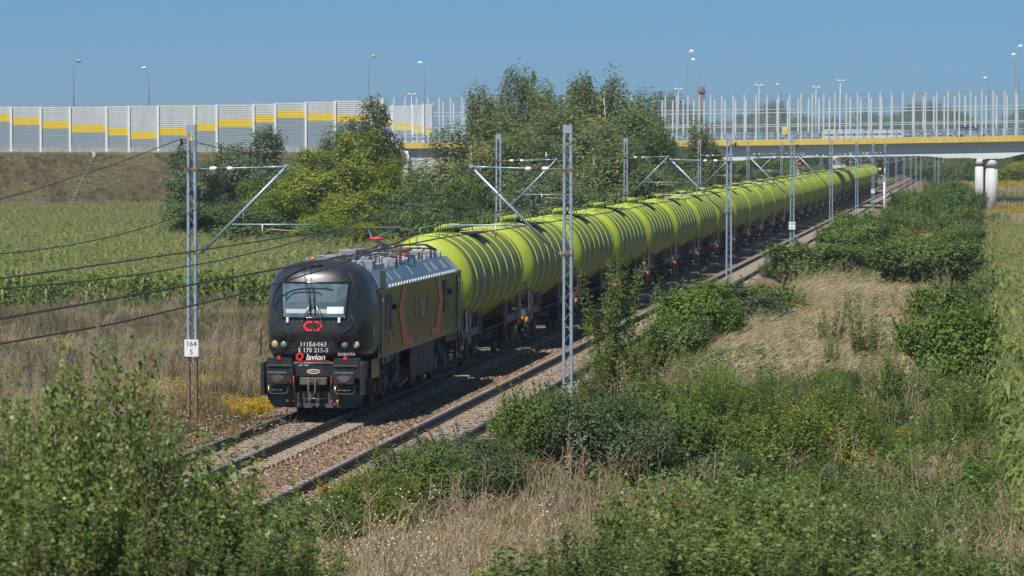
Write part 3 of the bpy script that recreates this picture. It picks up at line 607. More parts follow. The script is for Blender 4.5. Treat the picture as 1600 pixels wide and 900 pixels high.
MB().tube([(-.6, 15.8, 3.95), (.2, 13.6, 4.0), (.6, 15.8, 3.95)], .03, 6).build('folded_pantograph', M_under, loco)
for y in (15.2, 15.6): MB().tube([(-1.0, y, 3.9), (-.7, y, 4.06), (.7, y, 4.06), (1.0, y, 3.9)], .03, 6).build('contact_strip', M_under, loco)

# ================================================================== TANK WAGONS  (local: front buffer face y=0)
PITCHW = 16.42; WY0 = LOCO_Y + 18.55
wg = thing('tank_wagon', 'first lime green tank wagon, coupled right behind the black locomotive', 'tank wagon', (-17, WY0, 0), 0, 'lime green tank wagons of the train')
TR, TZ, T0, T1 = 1.50, 2.72, 1.55, 14.85
head = [(0.01, -.62), (.35, -.60), (.75, -.52), (1.1, -.38), (1.34, -.2), (1.46, -.06), (TR, .06)]
n_ = 48
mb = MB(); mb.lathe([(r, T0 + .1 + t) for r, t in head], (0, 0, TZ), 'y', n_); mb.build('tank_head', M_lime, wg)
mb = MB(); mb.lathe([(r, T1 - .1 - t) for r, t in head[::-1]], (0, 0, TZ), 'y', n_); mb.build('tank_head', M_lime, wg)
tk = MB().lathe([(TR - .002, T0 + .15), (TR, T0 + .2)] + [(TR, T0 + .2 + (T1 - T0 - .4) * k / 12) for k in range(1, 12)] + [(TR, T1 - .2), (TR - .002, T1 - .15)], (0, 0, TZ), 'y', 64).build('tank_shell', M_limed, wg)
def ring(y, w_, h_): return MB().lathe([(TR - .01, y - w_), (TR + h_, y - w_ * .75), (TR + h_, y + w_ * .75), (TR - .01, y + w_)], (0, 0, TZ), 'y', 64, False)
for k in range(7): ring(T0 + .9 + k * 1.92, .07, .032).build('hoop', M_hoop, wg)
for k in range(6): ring(T0 + 1.86 + k * 1.92, .03, .012).build('weld_seam', M_limed, wg)
def tpatch(y0, y1, a0, a1, off=.008, nm='faded_lettering', m_=M_patch, sx=1, par=None):
    mb = MB(); N_ = max(2, int((a1 - a0) / 6)); P = []
    for i in range(N_ + 1):
        a = R(a0 + (a1 - a0) * i / N_); P += [(sx * (TR + off) * math.cos(a), y, TZ + (TR + off) * math.sin(a)) for y in (y0, y1)]
    mb.poly(P, [(2 * i, 2 * i + 1, 2 * i + 3, 2 * i + 2) for i in range(N_)], True); return mb.build(nm, m_, par or tk)
for sx in (-1, 1):
    yb = T0 + 1.05
    for (y0, y1, a0, a1) in ((.0, .62, 5, 26), (.0, .25, -38, 5), (.62, .85, -40, -2), (1.1, 1.7, -30, 22), (1.92 + .15, 2.4, -22, 24), (2.55, 2.75, -30, 12),
                             (5.9, 6.55, 2, 28), (6.2, 6.5, -30, 2), (7.8, 8.1, 6, 30), (8.3, 8.75, -35, 24), (9.7, 10.2, -30, 18)):
        tpatch(yb + y0, yb + y1, a0, a1, sx=sx)
    tpatch(yb + 4.4, yb + 4.5, -52, 8, .02, 'level_pipe', M_galv, sx, wg); tpatch(yb + 4.36, yb + 4.54, -24, -20, .03, 'pipe_clamp', M_under, sx, wg)
M_stain = mat('spill_stain', (.07, .075, .05), .6, col2=(.12, .13, .06), vscale=3, stretch=(2, 2, .4))
for sx in (-1, 1):
    for y0, w_, a0 in ((5.7, .22, 20), (6.15, .1, 38), (7.25, .3, 5), (7.75, .08, 48), (3.2, .07, 30), (10.9, .06, 15)): tpatch(T0 + y0, T0 + y0 + w_, a0, 80, .004, 'spill_streak', M_stain, sx)
# top walkway, manlids, rails
mb = MB(); mb.box(-.38, .38, T0 + 4.6, T0 + 8.4, TZ + TR + .13, TZ + TR + .16); wk = mb.build('walkway', M_wframe, wg)
for x in (-.38, .38):
    m2 = MB(); m2.tube([(x, T0 + 4.6, TZ + TR + .15), (x, T0 + 4.6, TZ + TR + .3), (x, T0 + 8.4, TZ + TR + .3), (x, T0 + 8.4, TZ + TR + .15)], .018, 5)
    for k in range(5): y = T0 + 4.9 + k * .8; m2.tube([(x, y, TZ + TR - .04), (x, y, TZ + TR + .3)], .016, 4)
    m2.build('walkway_rail', M_hoop, wk)
for k in range(9): y = T0 + 4.8 + k * .42; MB().box(-.36, .36, y, y + .05, TZ + TR + .16, TZ + TR + .175).build('tread', M_under, wk)
for y in (T0 + 5.8, T0 + 7.3): MB().lathe([(.26, TZ + TR - .05), (.26, TZ + TR + .12), (.32, TZ + TR + .125), (.32, TZ + TR + .17), (.1, TZ + TR + .24)], (-.15, y, 0), 'z', 14).build('manlid', M_lime, wg)
mb = MB(); mb.box(.42, .95, T0 + 5.6, T0 + 7.6, TZ + TR - .06, TZ + TR - .03)
for y in (T0 + 5.7, T0 + 6.6, T0 + 7.5): mb.beam((.45, y, TZ + TR - .04), (.9, y, TZ + TR - .45), .03, .03)
mb.build('side_platform', M_under, wg)
for s_ in (-.25, .25): MB().tube([(s_, T0 + .3, TZ + TR + .02), (s_, T0 + .35, TZ + TR + .22), (s_, T0 + 4.5, TZ + TR + .26)], .014, 4).build('safety_line', M_hoop, wg)
mb = MB()
for k in range(8): y = T0 + .5 + k * .55; mb.tube([(.28, y, TZ + TR - .03), (.28, y, TZ + TR + .25)], .013, 4)
mb.build('line_post', M_hoop, wg)
# end ladder (on the near end), frame, saddles
mb = MB()
for x in (.95, 1.3): mb.tube([(x, .55, 1.3), (x, .55, 2.35), (x, .75, 2.5)], .022, 5)
for k in range(4): mb.tube([(.95, .55, 1.4 + k * .28), (1.3, .55, 1.4 + k * .28)], .016, 4)
mb.build('end_ladder', M_under, wg)
mb = MB(); mb.tube([(-1.35, .5, 1.3), (-1.35, .5, 2.2), (1.35, .5, 2.2), (1.35, .5, 1.3)], .022, 5); mb.tube([(-1.35, .5, 1.75), (1.35, .5, 1.75)], .016, 4); mb.build('end_railing', M_under, wg)
fr = MB(); fr.box(-1.28, 1.28, .62, 1.0, .98, 1.28); fr.box(-1.28, 1.28, 15.42, 15.8, .98, 1.28)
for s_ in (-1, 1):
    fr.box(s_ * 1.2 - .07, s_ * 1.2 + .07, 1.0, 4.7, 1.02, 1.26); fr.box(s_ * 1.2 - .07, s_ * 1.2 + .07, 11.7, 15.42, 1.02, 1.26)
fr.box(-.35, .35, 1.0, 15.42, 1.0, 1.2)
frame = fr.build('underframe', M_wframe, wg)
for y in (2.6, 3.9, 12.5, 13.8):
    P = [(-1.22, 1.26), (1.22, 1.26), (1.18, 1.75), (.7, 1.42), (0, 1.26), (-.7, 1.42), (-1.18, 1.75)]
    MB().prism(P, y - .05, y + .05).build('saddle', M_wframe, wg)
for y in (4.4, 11.7): MB().prism([(-1.25, 1.26), (1.25, 1.26), (1.28, 1.75), (.9, 1.5), (0, 1.27), (-.9, 1.5), (-1.28, 1.75)], y, y + .25).build('saddle', M_wframe, wg)
for s_ in (-1, 1):
    for y in (0, PITCHW - .30):
        e = 1 if y == 0 else -1; yy = 0 if e > 0 else 16.42
        MB().lathe([(.235, 0), (.235, .05 * e), (.13, .07 * e), (.13, .62 * e)], (s_ * .875, yy + .005 * e, 1.05), 'y', 14).build('buffer', M_under, wg)
    for y in (1.35, 14.2):
        d_ = MB().box(s_ * 1.32 - .02, s_ * 1.32 + .02, y, y + .95, 1.18, 1.9).build('data_panel', M_wframe, wg)
        for (a0, a1, b0, b1, m_) in ((.12, .45, 1.28, 1.8, M_dust), (.52, .60, 1.3, 1.78, mat('faint_red', (.35, .06, .05), .6)), (.66, .85, 1.4, 1.7, M_palet)): MB().box(s_ * 1.345 - .004, s_ * 1.345 + .004, y + a0, y + a1, b0, b1).build('data_plate', m_, d_)
    for y in (4.75, 10.9): MB().prism([(y - .06, 1.0), (y + .06, 1.0), (y + .25, 1.75), (y + .13, 1.75)], s_ * 1.30 - .03, s_ * 1.30 + .03, 'x').build('rusty_strut', M_rust, wg)
# orange and black warning step at each end
for yy in (.50, 15.0):
    for s_ in (-1, 1):
        st = MB().box(s_ * 1.1 - .32, s_ * 1.1 + .32, yy, yy + .55, .90, .95).build('corner_step', M_under, wg)
        for k in range(4):
            x0 = s_ * 1.1 - .30 + k * .16
            MB().poly([(x0, yy + .02, .956), (x0 + .1, yy + .02, .956), (x0 + .14, yy + .5, .956), (x0 + .04, yy + .5, .956)], [(0, 1, 2, 3)]).build('orange_stripe', M_orange, st)
        for k in range(4):
            x0 = s_ * 1.1 - .32 + k * .16; MB().poly([(x0, yy - .012, .84), (x0 + .09, yy - .012, .84), (x0 + .13, yy - .012, 1.0), (x0 + .04, yy - .012, 1.0)], [(0, 1, 2, 3)]).build('orange_stripe', M_orange, st)
            MB().poly([(s_ * 1.437, yy + .14 * k, .80), (s_ * 1.437, yy + .14 * k + .09, .80), (s_ * 1.437, yy + .14 * k + .12, .96), (s_ * 1.437, yy + .14 * k + .03, .96)], [(0, 1, 2, 3)]).build('orange_stripe', M_orange, st)
        MB().box(s_ * 1.1 - .34, s_ * 1.1 + .32, yy - .008, yy, .82, 1.02).build('step_front', M_under, st)
        MB().box(s_ * 1.43 - .01, s_ * 1.43 + .01, yy, yy + .56, .78, .98).build('step_side', M_under, st)
        mb = MB()
        for y in (yy + .05, yy + .5): mb.tube([(s_ * 1.36, y, .95), (s_ * 1.36, y, .32)], .02, 4)
        for z in (.34, .62): mb.box(s_ * 1.36 - .12, s_ * 1.36 + .02, yy + .05, yy + .5, z, z + .03)
        mb.build('step_ladder', M_under, wg)
for s_ in (-1, 1):
    for y in (14.1, 4.9 - 3.6):
        hz = MB().box(s_ * 1.30 - .015, s_ * 1.30 + .015, y + .2, y + 1.15, .82, 1.02).build('hazard_board', M_under, wg)
        for k in range(4): MB().poly([(s_ * 1.318, y + .24 + k * .24, .83), (s_ * 1.318, y + .33 + k * .24, .83), (s_ * 1.318, y + .42 + k * .24, 1.01), (s_ * 1.318, y + .33 + k * .24, 1.01)], [(0, 1, 2, 3)]).build('orange_stripe', M_orange, hz)
wl2 = wheelset(.46).mesh('wheelset', M_under)
for y in (2.3, 12.3):
    mb = MB()
    for s_ in (-1, 1): mb.prism([(y - .35, .42), (y - .2, .75), (y + .5, .9), (y + 1.3, .9), (y + 2.0, .75), (y + 2.15, .42), (y + 1.9, .36), (y + 1.5, .62), (y + .3, .62), (y - .1, .36)], s_ * 1.0 - .07, s_ * 1.0 + .07, 'x')
    mb.box(-1, 1, y + .75, y + 1.05, .5, .95); bg = mb.build('bogie', M_under, wg)
    for k in range(2):
        put('wheelset', wl2, bg, (0, y + k * 1.8, 0))
        for s_ in (-1, 1):
            MB().lathe([(.14, -.06), (.2, -.04), (.2, .06), (.1, .1)], (s_ * 1.14, y + k * 1.8, .46), 'x', 10).build('axle_box', M_dust, bg)
            for e in (-.3, .3): MB().lathe([(.09, .5), (.09, .82)], (s_ * 1.12, y + k * 1.8 + e, 0), 'z', 8).build('spring', M_under, bg)
mb = MB(); mb.lathe([(.2, 5.6), (.22, 5.65), (.22, 6.9), (.2, 6.95)], (.5, 0, .8), 'y', 12); mb.box(.2, .75, 7.6, 8.4, .55, .95); mb.tube([(1.1, 5.0, 1.0), (1.1, 11.5, 1.0)], .04, 5); mb.tube([(.9, 5.0, .75), (.9, 11.5, .75)], .03, 5); mb.build('brake_gear', M_under, wg)
mb = MB(); mb.box(-.3, .3, 7.0, 7.6, .62, 1.25); mb.tube([(-1.3, 7.3, .8), (1.3, 7.3, .8)], .1, 8); mb.build('outlet_valve', M_wframe, wg)
for k in range(1, 31):
    c = copy_tree(wg, None, skip=() if k < 9 else ('faded_lettering', 'spill_streak', 'weld_seam', 'tread', 'axle_box', 'spring', 'data_plate', 'line_post', 'level_pipe', 'pipe_clamp', 'step_ladder', 'rusty_strut', 'outlet_valve', 'safety_line', 'end_railing', 'saddle'))
    c.location.y = WY0 + k * PITCHW; c['label'] = '%s lime green ribbed tank wagon behind the black locomotive' % ORD[k]
c['label'] = 'last lime green tank wagon, farthest down the train beyond the bridge'

# ================================================================== CATENARY
def lattice_mast(H=8.36, z0=-.8, rusty=None):
    """returns list of (name, mesh)"""
    out = []
    for s_ in (-1, 1):
        mb = MB(); wd = lambda z: .13 - .022 * (z - z0) / H
        for (za, zb, mi) in ((z0, rusty or z0, 1), (rusty or z0, z0 + H, 0)):
            if zb - za < .01: continue
            mb.cur = mi; xa, xb = s_ * wd(za), s_ * wd(zb)
            for (ax, ay, bw, bd) in ((0, 0, .012, .16), (-s_ * .03, -.07, .06, .014), (-s_ * .03, .07, .06, .014)):
                mb.poly([(xa + ax - bw / 2, ay - bd / 2, za), (xa + ax + bw / 2, ay - bd / 2, za), (xa + ax + bw / 2, ay + bd / 2, za), (xa + ax - bw / 2, ay + bd / 2, za), (xb + ax - bw / 2, ay - bd / 2, zb), (xb + ax + bw / 2, ay - bd / 2, zb), (xb + ax + bw / 2, ay + bd / 2, zb), (xb + ax - bw / 2, ay + bd / 2, zb)],
                        [(0, 3, 2, 1), (4, 5, 6, 7), (0, 1, 5, 4), (1, 2, 6, 5), (2, 3, 7, 6), (3, 0, 4, 7)])
        out.append(('leg', mb.mesh('mast_leg', [M_galv, M_rust])))
    mb = MB(); z = z0 + .1; s_ = 1
    while z < z0 + H - .35:
        w_ = .085
        for y in (-.078, .078): mb.beam((-w_ * s_, y, z), (w_ * s_, y, z + .27), .026, .008)
        z += .27; s_ = -s_
    for q in (z0 + H - .22,): mb.box(-.12, .12, -.085, .085, q, q + .2)
    out.append(('lattice', mb.mesh('mast_lattice', M_galv))); return out
LM = lattice_mast(); LMR = lattice_mast(rusty=1.47)
def ins_prof(r=.055, n=4, L=.3):
    p = [(.02, 0)]
    for k in range(n): t = L * (k + .2) / n; p += [(.025, t), (r, t + L * .25 / n), (.025, t + L * .6 / n)]
    return p + [(.02, L)]
def cantilever_meshes():
    out = []
    mb = MB(); mb.tube([(.1, 0, 6.42), (2.45, 0, 6.48)], .018, 6); mb.tube([(1.9, 0, 6.465), (2.4, 0, 6.48)], .03, 6); out.append(('tie_rod', mb.mesh('tie_rod', M_galv)))
    mb = MB(); mb.tube([(.42, 0, 4.42), (2.52, 0, 6.52)], .037, 8); mb.tube([(2.46, -.09, 6.5), (2.46, .09, 6.5)], .05, 8); mb.tube([(.12, 0, 4.26), (.3, 0, 4.3)], .03, 6); out.append(('bracket_tube', mb.mesh('bracket_tube', M_galv)))
    mb = MB(); mb.lathe(ins_prof(), (.62, 0, 6.43), 'x', 10); P0 = Vector((.24, 0, 4.26)); d = Vector((1, 0, 1)).normalized()
    for k in range(5): mb.tube([P0 + d * (.06 * k), P0 + d * (.06 * k + .03)], .06, 8)
    out.append(('insulator', mb.mesh('bracket_insulator', M_ins)))
    out.append(('end_cap', MB().lathe([(.05, -.1), (.06, 0), (.05, .08)], (.58, 0, 6.43), 'x', 10).mesh('end_cap', M_white))); out.append(('end_cap', MB().lathe([(.05, 0), (.06, .06), (.05, .14)], (.94, 0, 6.43), 'x', 10).mesh('end_cap', M_white)))
    mb = MB(); mb.tube([(1.05, 0, 4.99), (3.1, 0, 4.99)], .022, 6); mb.tube([(1.35, 0, 4.99), (1.35, 0, 5.34)], .012, 5); mb.tube([(1.85, 0, 4.99), (1.85, 0, 4.68)], .022, 6); out.append(('registration_tube', mb.mesh('registration_tube', M_galv)))
    mb = MB(); mb.tube([(1.87, 0, 4.76), (2.05, 0, 4.87), (2.75, 0, 4.82), (2.85, 0, 4.74)], .017, 5); out.append(('steady_arm', mb.mesh('steady_arm', M_copper)))
    for z in (6.42, 4.26): out.append(('clamp_band', MB().box(-.17, .2, -.1, .1, z - .02, z + .02).mesh('clamp_band', M_rust)))
    mb = MB(); mb.tube([(-.12, 0, 7.1), (-.26, 0, 7.1)], .03, 6); mb.lathe([(.02, 7.02), (.05, 7.05), (.03, 7.08), (.05, 7.11), (.03, 7.14), (.05, 7.17), (.02, 7.2)], (-.27, 0, 0), 'z', 8); out.append(('feeder_insulator', mb.mesh('feeder_insulator', M_ins)))
    return out
CM = cantilever_meshes()
YL = [94.2, 156.7, 215, 273.6, 333, 392, 450]; YR = [94.0, 157, 212.4, 271, 331, 385, 438]
YF = [505, 563, 621, 680, 745, 815, 900, 1000]
sign_me = MB().box(-.19, .19, -.012, .012, -.23, .23).mesh('sign_plate', M_white)
frame_me = None
def mast(X, Y, sgn, label, rusty=False, sign=None, sz=1.8, arm=True, group='lattice catenary masts along the tracks', mark=False):
    t = thing('catenary_mast', label, 'mast', (X, Y, 0), 0, group)
    for nm, me in (LMR if rusty else LM): put(nm, me, t)
    if arm:
        a = put('cantilever', CM[1][1], t); a.scale = (sgn, 1, 1)
        for k, (nm, me) in enumerate(CM):
            if k != 1: put(nm, me, a)
    if sign:
        s_ = put('sign_plate', sign_me, t, (0, -.12, sz)); text(sign[0], .19, (0, -.016, .1), (R(90), 0, 0), M_under, s_, 'number', ex=.001); text(sign[1], .19, (0, -.016, -.11), (R(90), 0, 0), M_under, s_, 'number', ex=.001)
        MB().tube([(-.19, -.014, -.23), (.19, -.014, -.23), (.19, -.014, .23), (-.19, -.014, .23), (-.19, -.014, -.23)], .006, 4, False).build('sign_border', M_under, s_)
    if mark: MB().prism([(-.04, 7.15), (.04, 7.15), (0, 7.4)], -.1, -.09).build('warning_mark', M_yel, t)
    return t
lefts = ['catenary mast with rusty feet and white 164 5 plate left of the locomotive', 'catenary mast rising behind the first two tank wagons', 'second mast behind the train, in front of the dark birches', 'third mast behind the train, beside the thin birch', 'fourth mast behind the train, seen against the grey bridge girder', 'fifth mast behind the train, just before the bridge shadow', 'sixth mast behind the train, next to the red signal']
rights = ['tall lattice mast standing in bushes in front of the second tank wagon', 'second lattice mast on the bush side of the empty track', 'lattice mast carrying the small white 164 6 plate', 'fourth mast on the bush side, next to the small conical tree', 'fifth mast on the bush side, against the bridge girder', 'sixth mast on the bush side with small white plate near the ground', 'seventh mast on the bush side beside the orange signal']
for k, Y in enumerate(YL): mast(-20.03, Y, 1, lefts[k], k == 0, ('164', '5') if k == 0 else None, 1.80, mark=k == 0)
for k, Y in enumerate(YR): mast(-10.24, Y, -1, rights[k], k == 0 and False, {2: ('164', '6'), 5: ('164', '7')}.get(k), 2.55)
for k, Y in enumerate(YF):
    mast(-20.3, Y, 1, ORD[k] + ' far lattice mast left of the tracks, counted away from the road bridge', group='far masts left of the tracks beyond the bridge'); mast(-10.3, Y, -1, ORD[k] + ' far lattice mast right of the tracks, counted away from the road bridge', group='far masts right of the tracks beyond the bridge')
for k, (X, Y) in enumerate(((-5.5, 540), (-5.5, 600), (-5.5, 690), (-2, 800), (-24.5, 520), (-24.5, 600), (-24.5, 690), (-5, 900), (-14, 1100))):
    mast(X, Y, -1, 'distant bare lattice mast of the station tracks, %s' % ['just past the white signal post', 'next after the one past the white signal', 'third beyond the bridge on the hedge side', 'standing in the meadow beyond the hedge', 'behind the train, first of the left three', 'behind the train, second of the left three', 'behind the train, third of the left three', 'farthest on the hedge side', 'farthest between the tracks'][k], arm=False, group='distant bare station masts')
def cat_pts(ya, yb, z1, sag, n=14): return [(ya + (yb - ya) * k / n, z1 - sag * 4 * (k / n) * (1 - k / n)) for k in range(n + 1)]
for X, Ys, sg, lab in ((-17.35, [-10, 43] + YL + YF, 1, 'over the train'), (-13.25, [-40, 20] + YR + YF, -1, 'over the empty track')):
    c = []; m = []; drop = MB()
    for i in range(len(Ys) - 1):
        a, b = Ys[i], Ys[i + 1]
        st = .18 * (1 if i % 2 else -1)
        mp = cat_pts(a, b, 6.45 if b < 420 else 5.6, 1.45 if b < 420 else .5); cp = cat_pts(a, b, 4.68, .06)
        xo = lambda t: X + st * (1 - 2 * t)
        m += [(X - .45 * sg, y, z) for y, z in mp]; c += [(xo(k / 14), y, z) for k, (y, z) in enumerate(cp)]
        for k in range(2, 14, 2): drop.tube([(X - .45 * sg, mp[k][0], mp[k][1]), (xo(k / 14), cp[k][0], cp[k][1])], .004, 3, False)
    cw = MB(); cw.tube([(x - .02, y, z) for x, y, z in c], .009, 4, False); cw.tube([(x + .02, y, z - .01) for x, y, z in c], .009, 4, False)
    tag(cw.build('contact_wire', M_wire), 'twin contact wire strung low ' + lab, 'wire')
    mo = MB().tube(m, .011, 4, False).build('messenger_wire', M_wire); tag(mo, 'sagging messenger wire with droppers ' + lab, 'wire'); drop.build('dropper', M_wire, mo)['kind'] = 'stuff'
for X, Ys, lab in ((-20.3, [-9] + YL + YF, 'sagging feeder wire on the mast tops left of the train'), (-9.97, [-9] + YR + YF, 'sagging feeder wire on the mast tops on the bush side')):
    p = []
    for i in range(len(Ys) - 1): p += [(X, y, z) for y, z in cat_pts(Ys[i], Ys[i + 1], 7.2, 0.8 if i else 2.3)]
    tag(MB().tube(p, .012, 4, False).build('feeder_wire', M_wire), lab, 'wire')

# signals
def signal(loc, label, colr, lampz, post_white, armx=0):
    t = thing('railway_signal', label, 'signal', loc)
    MB().lathe([(.10, -1.0), (.10, 3.4 if post_white else 2.6)], (0, 0, 0), 'z', 12).build('post', M_white if post_white else M_galv, t)
    MB().lathe([(.06, 3.3 if post_white else 2.5), (.06, 5.0)], (.05, .1, 0), 'z', 8).build('upper_post', M_galv, t)
    MB().box(-.22, .22, -.1, .1, 3.5, 3.95).build('junction_box', M_galv, t)
    MB().tube([(0, 0, 4.0), (armx, -.05, 4.15), (armx, -.05, 4.4)], .07, 6).build('bracket', M_white, t)
    P = [(armx + .24 * math.cos(a), 5.05 + (.62 if math.sin(a) > 0 else -.62) + .24 * math.sin(a)) for a in [2 * math.pi * k / 20 for k in range(20)]]
    h_ = MB().prism(P, -.14, -.05).build('signal_head', M_black2, t)
    MB().tube([(armx, -.15, lampz), (armx, -.18, lampz)], .125, 14).build('lit_lamp', mat('lamp_' + label[:3], colr, .4, emit=colr, estr=2.2), h_)
    for z in (4.65, 5.05, 5.45):
        MB().tube([(armx - .12, -.15, z), (armx - .13, -.32, z + .1), (armx, -.34, z + .17), (armx + .13, -.32, z + .1), (armx + .12, -.15, z)], .02, 4).build('lamp_hood', M_under, h_)
    return t
signal((-20.6, 440, .2), 'red lit signal with black head above the train near the bridge', (1, .03, .02), 4.95, False, .25)
signal((-9.9, 420, -.2), 'signal on white post showing an orange light beside the empty track', (1, .28, .01), 4.85, True, -.5)
p = at(1311, 264, 500)
t = thing('relay_cabinet', 'small white equipment cabinet on legs behind the train under the bridge', 'cabinet', p); MB().box(-.9, .9, -.4, .4, -.6, .6, .04).build('housing', M_white, t); MB().box(-.95, .95, -.45, .45, .6, .68).build('lid', M_palet, t)
for x in (-.8, .8): MB().box(x - .06, x + .06, -.3, .3, -2.4, -.6).build('leg', M_galv, t)
p = at(1305, 246, 470); t = thing('track_sign', 'small red and white round sign hanging under the bridge girder', 'sign', p); MB().lathe([(.35, -.03), (.35, .03)], (0, 0, 0), 'y', 18).build('disc', M_red, t); MB().box(-.26, .26, -.045, -.035, -.08, .08).build('white_bar', M_white, t); MB().box(-.03, .03, .04, .1, -4.5, .5).build('post', M_galv, t)

# ================================================================== ROAD BRIDGE  (local x = along the deck, y = away from the camera)
DB = 440.0
def bu(px): return (px - 800) / F * DB
def bz_(py, d=DB): return CAMZ - (py - 232) * d / F
pf = np.polyfit([bu(x) for x in (640, 1040, 1300, 1600)], [bz_(y) for y in (223.3, 220.5, 216.8, 212)], 2)
def zt(u): u = max(u, bu(600)); return float(np.polyval(pf, u))
borg = world_uv(0, DB); BR = YAW
br = thing('road_bridge', 'long road bridge with yellow cornice and pale grey girder crossing the railway', 'bridge', borg, BR)
u0, u1 = bu(612), 84.0
np_ = int((u1 - u0) / .91)
for k in range(np_):
    a = u0 + k * .91; b = a + .895; za, zb = zt(a), zt(b)
    MB().poly([(a, -.06, za - .66), (b, -.06, zb - .66), (b, .12, zb - .66), (a, .12, za - .66), (a, -.06, za), (b, -.06, zb), (b, .12, zb), (a, .12, za)], [(0, 3, 2, 1), (4, 5, 6, 7), (0, 1, 5, 4), (1, 2, 6, 5), (2, 3, 7, 6), (3, 0, 4, 7)]).build('cornice_panel', M_yel2, br)
def strip(name, m_, par, ua, ub, v0, v1, ztop, zbot, n=24):
    mb = MB()
    for k in range(n):
        a, b = ua + (ub - ua) * k / n, ua + (ub - ua) * (k + 1) / n
        mb.poly([(a, v0, zbot(a)), (b, v0, zbot(b)), (b, v1, zbot(b)), (a, v1, zbot(a)), (a, v0, ztop(a)), (b, v0, ztop(b)), (b, v1, ztop(b)), (a, v1, ztop(a))], [(0, 3, 2, 1), (4, 5, 6, 7), (0, 1, 5, 4), (2, 3, 7, 6)] + ([(3, 0, 4, 7)] if k == 0 else []) + ([(1, 2, 6, 5)] if k == n - 1 else []))
    return mb.build(name, m_, par)
gap = lambda px: bu(px)
for (v, w_) in ((0, 14.5), (33, 14.5)):
    s_ = strip('deck_slab', M_concw, br, u0, u1, v + .125, v + w_, lambda u: zt(u) - .25, lambda u: zt(u) - .67)
    for vv in ((v + .95,) if v == 0 else (v + 1.0,)):
        strip('girder', M_gird, br, bu(770), u1, vv, vv + .3, lambda u: zt(u) - .672, lambda u: zt(u) - 1.98)
        strip('bottom_flange', M_flange, br, bu(1110), u1, vv - .5, vv + .8, lambda u: zt(u) - 1.982, lambda u: zt(u) - 2.16)
        for vb in (4, 8, 12): strip('inner_girder', M_gird, br, bu(770), u1, v + vb, v + vb + .3, lambda u: zt(u) - .672, lambda u: zt(u) - 2.0)
        pts = [(bu(1440), 2.162), (bu(1600), 2.162), (bu(1597), 2.20), (bu(1568), 2.66), (bu(1531), 2.66), (bu(1500), 2.38)]
        P = [(u, zt(u) - z) for u, z in pts]; MB().prism(P, vv - .5, vv + .8).build('haunch', M_flange, br)
        MB().box(bu(1553) - .03, bu(1553) + .03, vv - .06, vv, zt(bu(1553)) - 1.95, zt(bu(1553)) - .7).build('stiffener', M_concw, br)
        pts = [(bu(1104), 2.162), (bu(1180), 2.162), (bu(1160), 2.4), (bu(1112), 2.5)]; MB().prism([(u, zt(u) - z) for u, z in pts], vv - .5, vv + .8).build('haunch', M_flange, br)
    strip('road_parapet', M_conc, br, u0, u1, v + w_ - .3, v + w_, lambda u: zt(u) + .1, lambda u: zt(u) - .248)
for (px, v, m_, r_) in ((1551, 1.3, M_concw, .72), (1566, 12.3, M_concw, .72), (1589, 34.3, M_concw, .72), (1609, 45, M_concw, .72), (1138, 3.0, M_conc, .95), (1138, 11, M_conc, .95), (1138, 34.3, M_conc, .95)):
    u = bu(px); ztp = zt(u) - 2.5
    c_ = MB().lathe([(r_, -1.6), (r_, ztp - 1.15)], (u, v, 0), 'z', 32).build('bridge_pillar', m_, br)
    MB().lathe([(r_ + .02, ztp - 1.15), (r_ * 1.12, ztp - 1.14), (r_ * 1.12, ztp - .32), (r_ * .9, ztp - .3)], (u, v, 0), 'z', 32).build('pillar_cap', m_, c_)
    MB().box(u - .36, u + .36, v - .5, v + .5, ztp - .3, ztp - .1).box(u - .2, u + .2, v - .3, v + .3, ztp - .1, ztp + .02).build('bearing', m_, c_)
ab = MB().box(bu(560), bu(768), .5, 14.4, -1.6, zt(0) - .672).build('abutment', M_concw, br); MB().box(bu(560), bu(768), 33.5, 47.4, -1.6, zt(0) - .672).build('abutment', M_concw, br)
for k in range(12):
    for j in range(6): MB().box(bu(626) + k * .9, bu(626) + k * .9 + .88, .46, .5, -.6 + j * 1.05, -.6 + j * 1.05 + 1.03).build('facing_panel', M_concw, ab)
for v in (2.2, 13.0, 35, 46):     # guard rails
    g = strip('guard_rail', M_galv, br, u0, u1, v, v + .06, lambda u: zt(u) + .62, lambda u: zt(u) + .34)
    if v != 13.0: strip('guard_rail_top', M_galv, g, u0, u1, v, v + .06, lambda u: zt(u) + .95, lambda u: zt(u) + .88)
    mb = MB(); k = u0
    while k < u1: mb.box(k, k + .12, v + .06, v + .16, zt(k) - .25, zt(k) + .9); k += 2.0
    mb.build('rail_post', M_galv, g)
